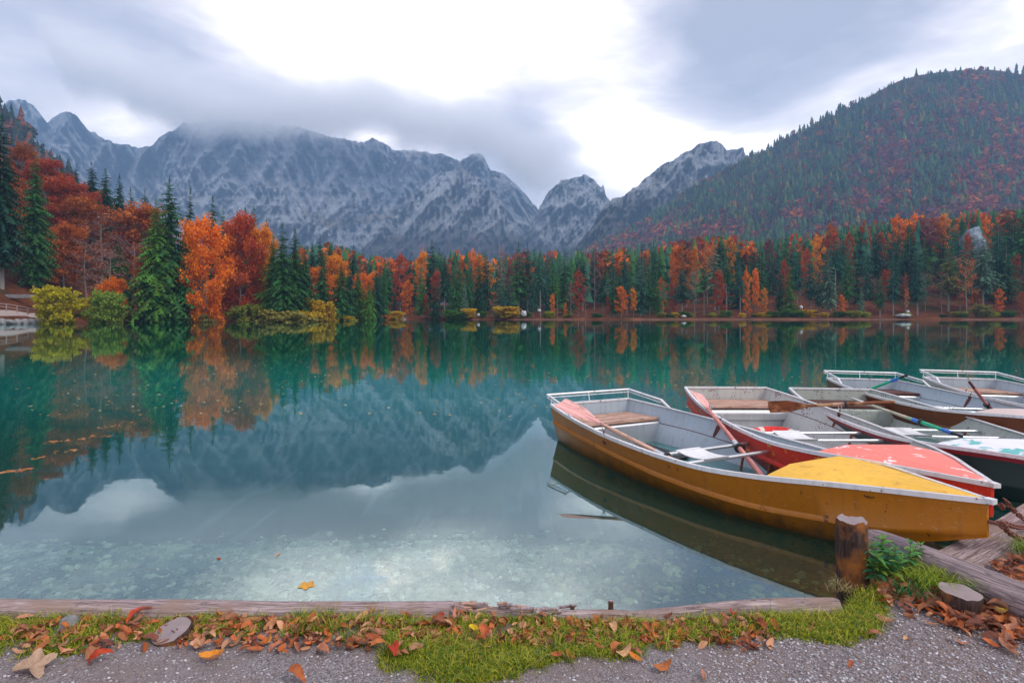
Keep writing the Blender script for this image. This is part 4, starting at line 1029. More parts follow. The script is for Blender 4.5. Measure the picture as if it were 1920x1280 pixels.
oar((2.27, 7.06, .615), (2.275, 5.02, .075), (M_pinkoar, M_pinkbl, M_pinkoar), 'faded red oar with pink blade resting between yellow decked and red boats', .50, .095, .33, .35, .025)
rl = onz(1562, 767, .46)
tipb, endb = at(1441, 764, 7.15), at(1678, 753, 6.55)
oar(tipb, endb, (M_brnoar, M_brnoar, M_brnoar), 'dark brown oar with flaking blade lying across the red boat gunwale', .50, .085, .37, 1.15, .02, band=M_tanoar)
e_ = oar(at(1592, 745, 7.75), at(1804, 818, 5.85), (M_paleoar, M_seatpl, M_rubber), 'green and blue oar lying inside the dark teal boat', .45, .075, .30, .3, .019, band=M_bluep)
d_ = (at(1592, 745, 7.75)-at(1804, 818, 5.85)).length
MB().tube([(0, .17, 0), (0, .30*d_-.016, 0)], .0215, 12).build('green_sleeve', M_green, e_, True); MB().tube([(0, .13, 0), (0, .26, 0)], .0222, 12).build('blue_tape', M_bluep, e_, True)
e_ = oar(at(1560, 757, 9.3), at(1703, 702, 8.3), (M_green, M_green, M_rubber), 'green oar with blue tape sticking up in the brown hulled boat', .45, .07, .50, .3, .02, band=M_bluep)
MB().tube([(0, .14, 0), (0, .27, 0)], .0222, 12).build('blue_tape', M_bluep, e_, True)
oar(bw(BB_, .44, -.80, .12), at(1817, 715, 7.95), (M_pinkoar, M_pinkoar, M_rustd), 'dark red oar handle sticking up between the two farthest boats', .4, .07, .62, .2, .021, band=M_rubber)
# lifebuoy in the red boat
e = empty('lifebuoy', bw(BR_, .335, .03, .075), (R(4), R(-6), .2)); tag(e, 'red lifebuoy with pale bands on the floor of the red boat', 'lifebuoy')
for k in range(4):
    for (a0, a1, m_, nm) in ((k*90+8, k*90+82, M_lifer, 'ring_segment'), (k*90-8, k*90+8, M_lifew, 'ring_band')):
        pts = [(.25*math.cos(R(q)), .25*math.sin(R(q)), 0) for q in np.linspace(a0, a1, 9)]
        MB().tube(pts, .062, 12, False).build(nm, m_, e, True)
# small ball chain hanging by the red boat's seat
# chains from the bows to the shore timber
def chain(p, q, sag, label, link_len=.052, group='mooring chains'):
    p, q = Vector(p), Vector(q); L = (q-p).length*1.03; n = max(4, int(L/(link_len*.72)))
    e = empty('mooring_chain', p); tag(e, label, 'chain', group)
    base = [(math.cos(a_)*.5*link_len if abs(math.cos(a_)) > 0 else 0, 0, 0) for a_ in (0,)]
    pts = []
    for k in range(13):
        a_ = 2*math.pi*k/12; pts.append((link_len*(.30*(1 if math.cos(a_) > 0 else -1)*(1 if abs(math.cos(a_)) > .05 else 0)+.20*math.cos(a_)), .20*link_len*1.6*math.sin(a_)*.8, 0))
    me = MB().tube(pts, .0052, 6, False).mesh('link', M_rust, True)
    prev = p
    for i in range(n):
        f0 = (i+.5)/n; c_ = p.lerp(q, f0)+Vector((0, 0, -sag*4*f0*(1-f0)))
        f1 = (i+1.5)/n; c2 = p.lerp(q, f1)+Vector((0, 0, -sag*4*f1*(1-f1)))
        o = link('link', me, e); o.rotation_mode = 'QUATERNION'
        o.rotation_quaternion = (c2-c_).to_track_quat('X', 'Z') @ Matrix.Rotation(R(90*(i % 2)+20), 4, 'X').to_quaternion(); o.location = c_-p
    return e
tmb = onz(1905, 1005, .16)
chain((2.93, 3.42, .345), onz(1925, 1010, .14), .03, 'rusty chain from the yellow decked boat to the shore timber')
chain((2.95, 3.42, .345), onz(1935, 985, .17), .02, 'second rusty chain beside the one on the yellow decked boat')
chain((3.29, 3.80, .36), onz(1932, 975, .17), .03, 'rusty chain hanging from the bow of the red boat')

# ------------------------------------------------------------------ near bank
EDGE = [(-40, 2.9), (-3, 2.80), (-1.5, 2.83), (0, 2.84), (.6, 2.80), (1.2, 2.86), (1.62, 2.86), (1.80, 3.02), (2.0, 3.14), (2.25, 3.30), (2.55, 3.42), (2.9, 3.62), (3.5, 4.02), (6, 5.6), (40, 25)]
EX = [e_[0] for e_ in EDGE]; EY = [e_[1] for e_ in EDGE]
def near_h(x, y):
    x = np.asarray(x, float); y = np.asarray(y, float); d = np.interp(x, EX, EY)-y
    h = .115+.018*(fbm(x*3+20, y*3+20, 4)-.5)+.012*(fbm(x*14, y*14, 3)-.5)+.03*np.exp(-((x-2.1)/.35)**2-((y-3.0)/.25)**2)
    h = h+.03*sstep(1.7, .6, y)
    return -.42+(h+.42)*sstep(-.06, .07, d)
# grass margin given by bearing (x/y) and distance from the eye
GB = [(-60, 1236), (130, 1236), (250, 1205), (480, 1198), (600, 1186), (690, 1215), (720, 1268), (850, 1290), (1000, 1262), (1080, 1240), (1300, 1212), (1400, 1188), (1470, 1192), (1520, 1212), (1590, 1214), (1640, 1190), (1666, 1140), (1684, 1106)]
GBx = [(a_-960)/FPX for a_, b_ in GB]; GBd = [1.48*FPX/(b_-HOR) for a_, b_ in GB]
def grass_m(x, y):
    x = np.asarray(x, float); y = np.asarray(y, float); q = x/np.maximum(y, .1)
    lim = np.interp(q, GBx, GBd)+.10*(fbm(x*9, y*9, 3)-.5)
    m_ = sstep(-.02, .08, y-lim)*sstep(GBx[-1]+.03, GBx[-1]-.02, q)
    pat = sstep(.38, .52, fbm(x*6.5+4, y*9+9, 4))
    dense = sstep(.42, .50, q)
    return m_*np.maximum(np.clip(pat, .28, 1), dense)
gx_ = np.concatenate([np.linspace(-40, -3.2, 12), np.linspace(-3, 4.2, 560), np.linspace(4.4, 40, 12)])
gy_ = np.concatenate([np.linspace(-30, 1.5, 12), np.linspace(1.6, 4.4, 260), np.linspace(4.5, 24, 30)])
X_, Y_ = np.meshgrid(gx_, gy_, indexing='ij')
m, t, out = new_mat('bank_soil'); c = t.coord('Object')
n = t.noise(c, 9, 8, .7); v = t.voro(c, 150, out=1); ve = t.voro(c, 150); v2 = t.voro(c, 60); n2 = t.noise(c, 2.2, 5, .6)
vv = t.m('MULTIPLY', t.sep(v)[0], .8); gr = t.mix(.6, (.22, .20, .215), t.comb(vv, vv, vv), 'OVERLAY'); gr = t.mix(t.ramp(n2, [(.38, 0), (.62, .75)]), gr, (.20, .155, .15))
so = t.mix(n, (.035, .025, .014), (.15, .12, .05))
cc = t.mix(t.step(t.attr('grass'), .1, .6), gr, so)
pbr(t, out, cc, .92, normal=t.bump(t.m('ADD', ve, n), .8, .006), spec=.25)
me = np_mesh('lake_bank', np.stack([X_, Y_, near_h(X_, Y_)], -1).reshape(-1, 3), grid_faces(len(gx_), len(gy_)), m, True, {'grass': grass_m(X_, Y_).ravel()})
o = link('lake_bank', me); o['kind'] = 'structure'
rng = np.random.default_rng(12)
# pebbles
def scatter_stones(n, fn, name, smin, smax, pal, label, seed):
    r = np.random.default_rng(seed); pts = fn(r, n); n = len(pts)
    base = np.array([[1, 0, 0], [-1, 0, 0], [0, 1, 0], [0, -1, 0], [0, 0, 1], [0, 0, -1], [.6, .6, .55], [-.6, .6, .55], [-.6, -.6, .55], [.6, -.6, .55]])
    tri = np.array([(4, 6, 9), (4, 7, 6), (4, 8, 7), (4, 9, 8), (0, 9, 6), (2, 6, 7), (1, 7, 8), (3, 8, 9), (0, 6, 2), (2, 7, 1), (1, 8, 3), (3, 9, 0)])
    sz = smin+(smax-smin)*r.random(n)**2.5
    v = base[None]*(1+.35*(r.random((n, 10, 1))-.5))*sz[:, None, None]*np.stack([r.uniform(.8, 1.5, n), r.uniform(.7, 1.1, n), r.uniform(.45, .8, n)], -1)[:, None]
    th = r.uniform(0, 6.28, n); c_, s_ = np.cos(th)[:, None], np.sin(th)[:, None]
    vv = np.stack([v[..., 0]*c_-v[..., 1]*s_, v[..., 0]*s_+v[..., 1]*c_, v[..., 2]], -1)+pts[:, None]
    cl = np.array(pal)[r.integers(0, len(pal), n)]*r.uniform(.7, 1.3, (n, 1))
    me = np_mesh(name, vv.reshape(-1, 3), (tri[None]+np.arange(n)[:, None, None]*10).reshape(-1, 3), M_stone, True, {'col': np.repeat(cl, 10, 0)})
    tag(link(name, me), label, None, kind='stuff')
m, t, out = new_mat('pebble_stone'); M_stone = m
pbr(t, out, t.mix(.3, t.attr('col', 'Color'), t.mix(1, t.attr('col', 'Color'), t.noise(t.coord('Object'), 60, 3), 'MULTIPLY')), .75, spec=.35)
def on_gravel(r, n):
    y = r.uniform(1.75, 3.35, n*2)**1; x = r.uniform(-1.05, 1.05, n*2)*y
    x = np.where(r.random(n*2) < .45, r.uniform(.35, 1.0, n*2)*y, x)
    g_ = grass_m(x, y); ok = (r.random(n*2) > g_*.92) & (y < np.interp(x, EX, EY)-.08)
    x, y = x[ok][:n], y[ok][:n]
    return np.stack([x, y, near_h(x, y)+.001], -1)
scatter_stones(30000, on_gravel, 'gravel', .002, .0075, [(.30, .28, .31), (.42, .41, .46), (.20, .17, .18), (.52, .50, .54), (.26, .19, .17), (.36, .30, .34)], 'grey and purplish gravel on the path', 21)
# grass
m, t, out = new_mat('grass_blades'); cA = t.attr('col', 'Color')
b_ = pbr(t, None, cA, .6, spec=.3); tr = t.n.new('ShaderNodeBsdfTranslucent'); t.set(tr.inputs[0], cA)
mx = t.n.new('ShaderNodeMixShader'); mx.inputs[0].default_value = .35; t.l.new(b_.outputs[0], mx.inputs[1]); t.l.new(tr.outputs[0], mx.inputs[2]); t.l.new(mx.outputs[0], out.inputs[0])
M_grass = m
def blades(name, P, Hh, W_, cols, lean, seed, label, kind='stuff'):
    r = np.random.default_rng(seed); n = len(P); th = r.uniform(0, 6.28, n); d = np.stack([np.cos(th), np.sin(th), np.zeros(n)], -1)
    ph = r.uniform(0, 6.28, n); wv = np.stack([np.cos(ph), np.sin(ph), np.zeros(n)], -1)*W_[:, None]; L = lean*(.3+r.random(n))[:, None]*Hh[:, None]
    up = np.array([0, 0, 1.])
    p1 = P+d*L*.25+up*Hh[:, None]*.45; p2 = P+d*L*.62+up*Hh[:, None]*.80; p3 = P+d*L*1.1+up*Hh[:, None]*(1-.25*lean)
    V = np.stack([P-wv, P+wv, p1-wv*.9, p1+wv*.9, p2-wv*.6, p2+wv*.6, p3], 1).reshape(-1, 3); b0 = (np.arange(n)*7)[:, None]
    F4 = np.concatenate([b0+np.array([[0, 1, 3, 2]]), b0+np.array([[2, 3, 5, 4]])]); F3 = b0+np.array([[4, 5, 6]])
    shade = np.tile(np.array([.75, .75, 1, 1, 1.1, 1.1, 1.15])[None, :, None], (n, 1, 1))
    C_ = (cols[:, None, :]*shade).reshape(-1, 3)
    me = np_mesh(name, V, [F4, F3], M_grass, False, {'col': C_}); return me
def grass_pts(n, seed):
    r = np.random.default_rng(seed); k = 2600
    y = r.uniform(2.15, 3.1, k*4); x = r.uniform(-1.0, .70, k*4)*y; g_ = grass_m(x, y)
    ok = (r.random(k*4) < g_) & (y < np.interp(x, EX, EY)-.055); cx, cy_ = x[ok][:k], y[ok][:k]; i = r.integers(0, len(cx), n)
    x = cx[i]+r.normal(size=n)*.018; y = cy_[i]+r.normal(size=n)*.018
    y = np.minimum(y, np.interp(x, EX, EY)-.03)
    return x, y, i, r
x, y, gi, r_ = grass_pts(70000, 5)
clr = np.random.default_rng(9).random(4000)[gi % 4000]; hgt = .009+.044*r_.random(len(x))*(.25+1.1*clr**2)*(.5+1.0*fbm(x*4, y*4, 2))
pal = np.array([[.20, .28, .012], [.32, .36, .02], [.09, .18, .02], [.46, .42, .05], [.27, .33, .015], [.07, .15, .03], [.48, .36, .13]])
cols = pal[np.clip((clr*5+r_.normal(size=len(x))*.9).astype(int), 0, 6)]*r_.uniform(.8, 1.25, (len(x), 1))
me = blades('grass', np.stack([x, y, near_h(x, y)-.003], -1), hgt, np.full(len(x), .0016)*(.7+.6*r_.random(len(x))), cols, 1.25, 6, '')
tag(link('grass', me), 'short yellow green grass strip along the edge log', None, kind='stuff')

# logs, posts and stumps
M_log = mat_wood('weathered_log_wood', (.20, .14, .145), (.50, .40, .41), (.30, .21, .18), axis=1, scale=2.4, rough=.85, bumpd=.03)
M_logd = mat_wood('dark_log_wood', (.13, .10, .11), (.42, .33, .34), (.17, .13, .16), axis=1, scale=2.2, rough=.85, bumpd=.02)
M_post = mat_wood('wet_post_wood', (.025, .016, .015), (.095, .058, .05), (.34, .12, .025), axis=2, scale=1.6, rough=.7, bumpd=.02)
m, t, out = new_mat('sawn_end_grain'); c = t.coord('Object'); x__, y__, z__ = t.sep(c)
rad = t.m('SQRT', t.m('ADD', t.m('MULTIPLY', x__, x__), t.m('MULTIPLY', y__, y__)))
n = t.noise(c, 14, 5, .6); rings = t.m('SINE', t.m('ADD', t.m('MULTIPLY', rad, 950), t.m('MULTIPLY', n, 9)))
pbr(t, out, t.mix(t.m('MULTIPLY', t.m('ADD', rings, 1), .22), t.mix(n, (.20, .16, .17), (.44, .37, .38)), (.13, .09, .10)), .85, normal=t.bump(t.m('ADD', t.m('MULTIPLY', rings, .3), t.m('MULTIPLY', n, 3)), .5, .003), spec=.2)
M_endgrain = m
def log(name, p0, p1, r0, r1, label, mat=None, group=None, seg=60, nr=20, rough=.10, flat=0, cat='log', seed=0):
    p0, p1 = Vector(p0), Vector(p1); L = (p1-p0).length
    o = None; V = []; F = []
    for i in range(seg+1):
        u_ = i/seg
        for k in range(nr):
            a_ = 2*math.pi*k/nr; rr = r0+(r1-r0)*u_
            nzv = float(vnoise(math.cos(a_)*1.8+seed*3+9, math.sin(a_)*1.8+u_*L*1.3+4))-.5; nz2 = float(vnoise(a_*5+seed, u_*L*3.0))-.5
            rr *= 1+rough*1.4*nzv+rough*.7*nz2
            if i in (0, seg): rr *= .93
            zz = math.sin(a_)*rr
            if flat and zz > rr*flat: zz = rr*flat
            V.append((math.cos(a_)*rr, L*u_+(.012*nz2 if i in (0, seg) else 0), zz+.012*math.sin(u_*5+seed)*min(L, 1)))
    for i in range(seg):
        for k in range(nr): F.append((i*nr+k, i*nr+(k+1) % nr, (i+1)*nr+(k+1) % nr, (i+1)*nr+k))
    F.append(tuple(range(nr))[::-1]); F.append(tuple(seg*nr+k for k in range(nr)))
    me = MB().add(V, F).mesh(name, mat or M_log, True); fix_normals(me)
    o = link(name, me); o.location = p0; o.rotation_mode = 'QUATERNION'; o.rotation_quaternion = (p1-p0).to_track_quat('Y', 'Z')
    tag(o, label, cat, group); return o
EG = 'edge logs along the bank'
log('edge_log', (-4.3, 2.80, .10), (-.28, 2.86, .098), .072, .062, 'long weathered edge log from the left side to the splintered gap', group=EG, seg=120)
log('edge_log', (-.34, 2.86, .09), (.60, 2.82, .072), .052, .040, 'short splintered edge log in the middle of the bank', group=EG, seed=3, rough=.3, seg=70)
log('edge_log', (.55, 2.83, .085), (1.66, 2.90, .098), .042, .055, 'slim edge log at right, ending near the upright post', group=EG, seed=5)
r2 = random.Random(8)
sp = empty('splintered_wood', (-.12, 2.83, .13)); tag(sp, 'splintered brown wood chips torn up along the broken edge log', 'wood chips')
for k in range(26):
    x0 = r2.uniform(-.16, .42); l_ = r2.uniform(.04, .11); y0 = r2.uniform(-.035, .04); z0 = r2.uniform(-.012, .022)-.05*max(0, x0-.1)
    MB().box((0, 0, 0), (l_, r2.uniform(.010, .028), r2.uniform(.004, .010)), Matrix.Rotation(r2.uniform(-.2, .2), 3, 'Z') @ Matrix.Rotation(r2.uniform(-.16, .16), 3, 'Y')).build('splinter', M_log if k % 3 else M_plank, sp, loc=(x0, y0, z0))
log('shore_log', (2.19, 3.47, .20), (2.62, 2.46, .20), .088, .105, 'thick grey log slanting down to the right corner past the small stump', M_logd, seed=7, rough=.14)
log('shore_timber', (2.42, 3.25, .075), (4.1, 4.30, .10), .125, .14, 'broad flattened grey timber lying behind the slanting log', M_log, seed=9, flat=.55, rough=.1)
def post(name, x, y, z0, z1, r_, label, cat, mat, tilt=(0, 0), seed=0, chew=.008, nr=26, group=None):
    e = empty(name, (x, y, z0), (tilt[0], tilt[1], 0)); tag(e, label, cat, group); H = z1-z0
    V = []; F = []; nz_ = 14
    for i in range(nz_+1):
        u_ = i/nz_
        for k in range(nr):
            a_ = 2*math.pi*k/nr; rr = r_*(1+.07*(float(vnoise(math.cos(a_)*2+seed, math.sin(a_)*2+u_*1.2))-.5)+.05*(float(vnoise(a_*6+seed, u_*2))-.5))
            zz = H*u_+(chew*(float(vnoise(a_*3+seed, 3))-.5)*2 if i == nz_ else 0)
            if i == nz_: rr *= .97
            V.append((math.cos(a_)*rr, math.sin(a_)*rr, zz))
    for i in range(nz_):
        for k in range(nr): F.append((i*nr+k, i*nr+(k+1) % nr, (i+1)*nr+(k+1) % nr, (i+1)*nr+k))
    MB().add(V, F).build('post_side', mat, e, True)
    V2 = [V[nz_*nr+k] for k in range(nr)]; V3 = [(v[0]*.5, v[1]*.5, H+chew*.2) for v in V2]; n0 = nr
    F2 = [(k, (k+1) % nr, n0+(k+1) % nr, n0+k) for k in range(nr)]+[tuple(range(n0, n0+nr))]
    MB().add(V2+V3, F2).build('sawn_top', M_endgrain, e, True)
    return e
post('mooring_post', 1.89, 3.14, -.35, .462, .077, 'dark upright wooden post standing before the ochre hull', 'post', M_post, (0, R(-1.2)), 2, .012)
post('stump', 2.215, 2.83, .04, .225, .090, 'short sawn stump among brown leaves beside the slanting log', 'stump', M_post, (R(3), R(2)), 5, .005)
post('stump', -1.545, 2.63, .06, .152, .082, 'low sawn stump with tilted oval top in the left grass', 'stump', M_post, (R(14), R(-10)), 8, .003)
post('peg', .493, 2.84, .02, .168, .013, 'small dark wooden peg standing at the water side of the edge log', 'peg', M_post, (0, 0), 1, .004, 8)
post('peg', .302, 2.85, .02, .142, .011, 'tiny peg tip behind the grass left of the taller peg', 'peg', M_post, (0, 0), 4, .004, 8)
def rock(name, loc, dim, label, mat, seed=0, group=None, kind=None, cat='rock', rot=0):
    import bmesh
    bm = bmesh.new(); bmesh.ops.create_icosphere(bm, subdivisions=3, radius=1)
    for v in bm.verts:
        p = v.co; f_ = 1+.45*(float(vnoise(p.x*1.6+seed, p.y*1.6+p.z*2+seed*2))-.5)+.2*(float(vnoise(p.x*4+seed, p.y*4+p.z*5))-.5)
        v.co = Vector((p.x*dim[0]*f_, p.y*dim[1]*f_, p.z*dim[2]*f_))
    me = bpy.data.meshes.new(name); bm.to_mesh(me); bm.free(); me.materials.append(mat); me.polygons.foreach_set('use_smooth', np.ones(len(me.polygons), bool))
    o = link(name, me); o.location = loc; o.rotation_euler = (0, 0, rot); tag(o, label, cat, group, kind); return o
def mat_stone(name, a, b, sc_=6):
    m, t, out = new_mat(name); c = t.coord('Object'); n = t.noise(c, sc_, 8, .7)
    pbr(t, out, t.mix(t.ramp(n, [(.35, 0), (.65, 1)]), a, b), .85, normal=t.bump(n, .8, .05), spec=.2); return m
M_grock = mat_stone('grey_rock', (.12, .12, .13), (.34, .34, .36), 9); M_wrock = mat_stone('pale_limestone', (.25, .26, .28), (.58, .58, .60), .9)
M_moss = mat_stone('mossy_rock', (.08, .09, .03), (.24, .22, .12), 14)
rock('stone', (-2.10, 2.70, .115), (.05, .04, .055), 'grey wedge shaped stone leaning on the log under a brown leaf', M_grock, 3)
rock('stone', (1.97, 3.0, .07), (.15, .11, .075), 'mossy rounded stone at the foot of the post', M_moss, 6)

# ------------------------------------------------------------------ leaves
def leaf_mesh(seed, kind='oval'):
    r = random.Random(seed); nu, nv = 11, 7; V = []; ve = []
    curl = r.uniform(-3.2, 3.6); curl = curl if abs(curl) > .8 else 1.4; roll = r.uniform(.8, 3.2)*r.choice([-1, 1, 1]); tw = r.uniform(-.8, .8)
    for i in range(nu):
        u_ = i/(nu-1); w_ = .23*math.sin(math.pi*min(u_*.94+.03, 1))**.75*(1.15-.3*u_)
        if kind == 'maple': w_ = .16+.36*abs(math.sin(u_*math.pi*2.6))*(1-.55*u_)
        ang = curl*(u_-.5); x0 = math.sin(ang)/curl if abs(curl) > .05 else u_-.5; z0 = (1-math.cos(ang))/curl
        for j in range(nv):
            q = (j/(nv-1)-.5)*2; yy = q*w_*(1+.10*math.sin(i*2.4+seed)); ra = roll*q*w_*2
            yl = math.sin(ra)/(roll*2) if abs(ra) > 1e-3 else yy; zl = abs(1-math.cos(ra))/(abs(roll)*2)*(1 if roll > 0 else -1)+abs(q)*.04
            zl += .018*math.sin(i*1.9+j*2.3+seed); t_ = tw*(u_-.5)
            V.append((x0, yl*math.cos(t_)-zl*math.sin(t_), z0+yl*math.sin(t_)+zl*math.cos(t_))); ve.append(1-min(1, abs(q)*2.2) if j == nv//2 else 0)
    V = np.array(V); V[:, 2] -= np.percentile(V[:, 2], 8)
    me = np_mesh('leaf', V, grid_faces(nu, nv), M_dry, True, {'vein': np.array(ve)}); return me
m, t, out = new_mat('dry_leaf'); oi = t.n.new('ShaderNodeObjectInfo'); c = t.coord('Object'); n = t.noise(c, 5, 6, .65)
x__, y__, z__ = t.sep(c)
vein = t.m('ABSOLUTE', t.m('SINE', t.m('ADD', t.m('MULTIPLY', x__, 34), t.m('MULTIPLY', t.m('ABSOLUTE', y__), -40))))
base = t.mix(t.ramp(n, [(.32, .55), (.6, 0)]), oi.outputs['Color'], t.mix(1, oi.outputs['Color'], (.35, .28, .30), 'MULTIPLY'))
base = t.mix(t.m('MULTIPLY', t.ramp(vein, [(0, 1), (.22, 0)]), .35), base, (.55, .36, .22))
geo = t.n.new('ShaderNodeNewGeometry'); base = t.mix(t.m('MULTIPLY', geo.outputs['Backfacing'], .45), base, (.50, .33, .27))
b_ = pbr(t, None, base, .62, spec=.3, normal=t.bump(t.m('ADD', n, t.m('MULTIPLY', vein, .2)), .4, .02)); tr = t.n.new('ShaderNodeBsdfTranslucent'); t.set(tr.inputs[0], base)
mx = t.n.new('ShaderNodeMixShader'); mx.inputs[0].default_value = .18; t.l.new(b_.outputs[0], mx.inputs[1]); t.l.new(tr.outputs[0], mx.inputs[2]); t.l.new(mx.outputs[0], out.inputs[0])
M_dry = m
LM = [leaf_mesh(i) for i in range(14)]
def maple_mesh():
    V = [(0, 0, .03)]; n = 60
    for ring in (.5, 1.0):
        for k in range(n):
            a_ = 2*math.pi*k/n; lob = .30+.24*abs(math.cos(a_*2.5))**1.3+.05*abs(math.sin(a_*12)); lob *= (.85 if abs(a_-math.pi) < .5 else 1)
            r_ = lob*ring; V.append((r_*math.cos(a_), r_*math.sin(a_), .05*ring*math.sin(a_*2.5+1)+.10*ring*ring*abs(math.cos(a_*1.25))))
    F3 = [(0, 1+k, 1+(k+1) % n) for k in range(n)]; F4 = [(1+k, 1+n+k, 1+n+(k+1) % n, 1+(k+1) % n) for k in range(n)]
    return np_mesh('leaf', np.array(V), [np.array(F3), np.array(F4)], M_dry, True, {'vein': np.zeros(len(V))})
MAPLE = maple_mesh()
LC_ = {'brown': (.44, .17, .09), 'tan': (.62, .32, .19), 'rust': (.52, .15, .05), 'dark brown': (.22, .07, .045), 'red': (.50, .045, .015), 'orange': (.62, .22, .03), 'yellow': (.78, .52, .03)}
rl_ = random.Random(77)
def leaf(px, py, size, cn, label, group='fallen leaves', up=0.0, z=None, flat=False, me=None, yaw=None):
    y_ = 1.48*FPX/(py-HOR); x_ = (px-960)/FPX*y_; gz = float(near_h(x_, y_)) if z is None else z
    if z is not None: p = onz(px, py, z); x_, y_ = p.x, p.y
    o = link('fallen_leaf', me or rl_.choice(LM)); s_ = size
    o.scale = (s_, s_*rl_.uniform(.8, 1.2), s_*(.12 if flat else rl_.uniform(.9, 1.6)))
    o.location = (x_, y_, gz+(.0015 if flat else .008+up)); t_ = 0 if flat else 1
    o.rotation_euler = (rl_.uniform(-.45, .45)*t_, rl_.uniform(-.45, .45)*t_, rl_.uniform(0, 6.28) if yaw is None else yaw)
    c_ = LC_[cn]; v_ = rl_.uniform(.75, 1.3); o.color = (min(1, c_[0]*v_), c_[1]*v_*rl_.uniform(.9, 1.15), c_[2]*v_, 1)
    tag(o, label, 'leaf', group); return o
WC = ['brown']*4+['tan']*3+['rust']*3+['dark brown']*2+['red', 'orange']
ZN = [((0, 300), (1148, 1225), 44, 'in the grass left of the tilted stump'), ((300, 480), (1150, 1228), 34, 'around the tilted stump in the left grass'), ((480, 700), (1148, 1215), 38, 'in the grass right of the tilted stump'),
      ((700, 1000), (1135, 1235), 34, 'in the middle grass behind the gravel'), ((1000, 1200), (1140, 1230), 34, 'in the grass below the small pegs'), ((1200, 1430), (1135, 1205), 28, 'in the grass under the slim edge log'),
      ((1430, 1530), (1140, 1200), 8, 'on the grass left of the upright post')]
for (xa, xb), (ya, yb), n_l, where in [(a_, b_, int(c_*.72), d_) for a_, b_, c_, d_ in ZN]:
    cl_ = [(rl_.uniform(xa, xb), rl_.uniform(ya, yb)) for _ in range(max(3, n_l//5))]
    for k in range(n_l):
        if rl_.random() < .7: q_ = rl_.choice(cl_); px_, py_ = q_[0]+rl_.gauss(0, 20), q_[1]+rl_.gauss(0, 9)
        else: px_, py_ = rl_.uniform(xa, xb), rl_.uniform(ya, yb)
        py_ = min(max(py_, ya), yb+8)
        cn = rl_.choice(WC); leaf(px_, py_, rl_.uniform(.050, .095), cn, 'curled %s leaf %s' % (cn, where), 'fallen leaves '+where, rl_.uniform(0, .022))
wp = 'in the leaf pile around the short stump'
for k in range(84):   # pile right of the post, in front of the short stump
    q_ = rl_.random(); px_ = 1650+q_*285+rl_.gauss(0, 10); py_ = 1100+q_*75+rl_.gauss(0, 17)+(14 if q_ > .3 else 0)
    cn = rl_.choice(['brown']*4+['rust']*4+['dark brown']*4+['tan']); leaf(px_, py_, rl_.uniform(.065, .11), cn, 'curled %s leaf %s' % (cn, wp), 'fallen leaves '+wp, rl_.uniform(0, .04))
for k in range(22):
    cn = rl_.choice(['brown', 'dark brown', 'rust']); leaf(rl_.uniform(1868, 1935), rl_.uniform(1050, 1092), rl_.uniform(.07, .1), cn, 'curled %s leaf behind the slanting log' % cn, 'fallen leaves behind the slanting log', rl_.uniform(0, .04))
for px_, py_, sz_, cn, lab, up_ in [(95, 1150, .15, 'orange', 'large pointed orange brown leaf leaning on the grey stone', .05), (312, 1136, .085, 'yellow', 'bright yellow leaf standing up against the long edge log', .06), (735, 1226, .12, 'red', 'vivid red leaf in the middle grass', .012),
      (890, 1194, .075, 'yellow', 'small upright yellow leaf in the middle grass', .04), (1876, 1170, .095, 'yellow', 'yellow leaf on the brown pile at the right edge', .05), (262, 1166, .12, 'red', 'red leaf lying left of the tilted stump', .03), (632, 1152, .09, 'tan', 'pale tan leaf resting at the foot of the long edge log', .04),
      (915, 1212, .12, 'rust', 'upright rust coloured oval leaf in the middle grass', .05), (1890, 1222, .10, 'tan', 'single rolled tan leaf lying on bare gravel at right', .01), (1242, 1254, .09, 'rust', 'single rust leaf on bare gravel below the middle grass', .01), (555, 1274, .11, 'rust', 'rust leaf at the bottom edge on the gravel', .01),
      (1590, 1245, .05, 'rust', 'tiny rust leaf on the open gravel', .0), (190, 1240, .13, 'red', 'long dark red leaf on the gravel margin', .012), (397, 1240, .11, 'orange', 'broad orange leaf with raised tip on the gravel margin', .012), (1318, 1268, .06, 'tan', 'small tan leaf on gravel near the bottom edge', .0), (1660, 1170, .09, 'tan', 'rolled tan leaf on gravel beside the grass corner', .01), (1640, 1195, .085, 'brown', 'brown leaf on gravel under the grass corner', .01), (1700, 1200, .05, 'tan', 'faint tan leaf flat on the gravel right of the grass corner', .0)]:
    leaf(px_, py_, sz_, cn, lab, 'notable fallen leaves', up_)
o = leaf(62, 1256, .14, 'tan', 'large pale tan maple leaf at the bottom left corner', 'notable fallen leaves', .012, me=MAPLE, yaw=.5); o.color = (.50, .34, .24, 1); o.rotation_euler = (.12, -.08, 1.9)
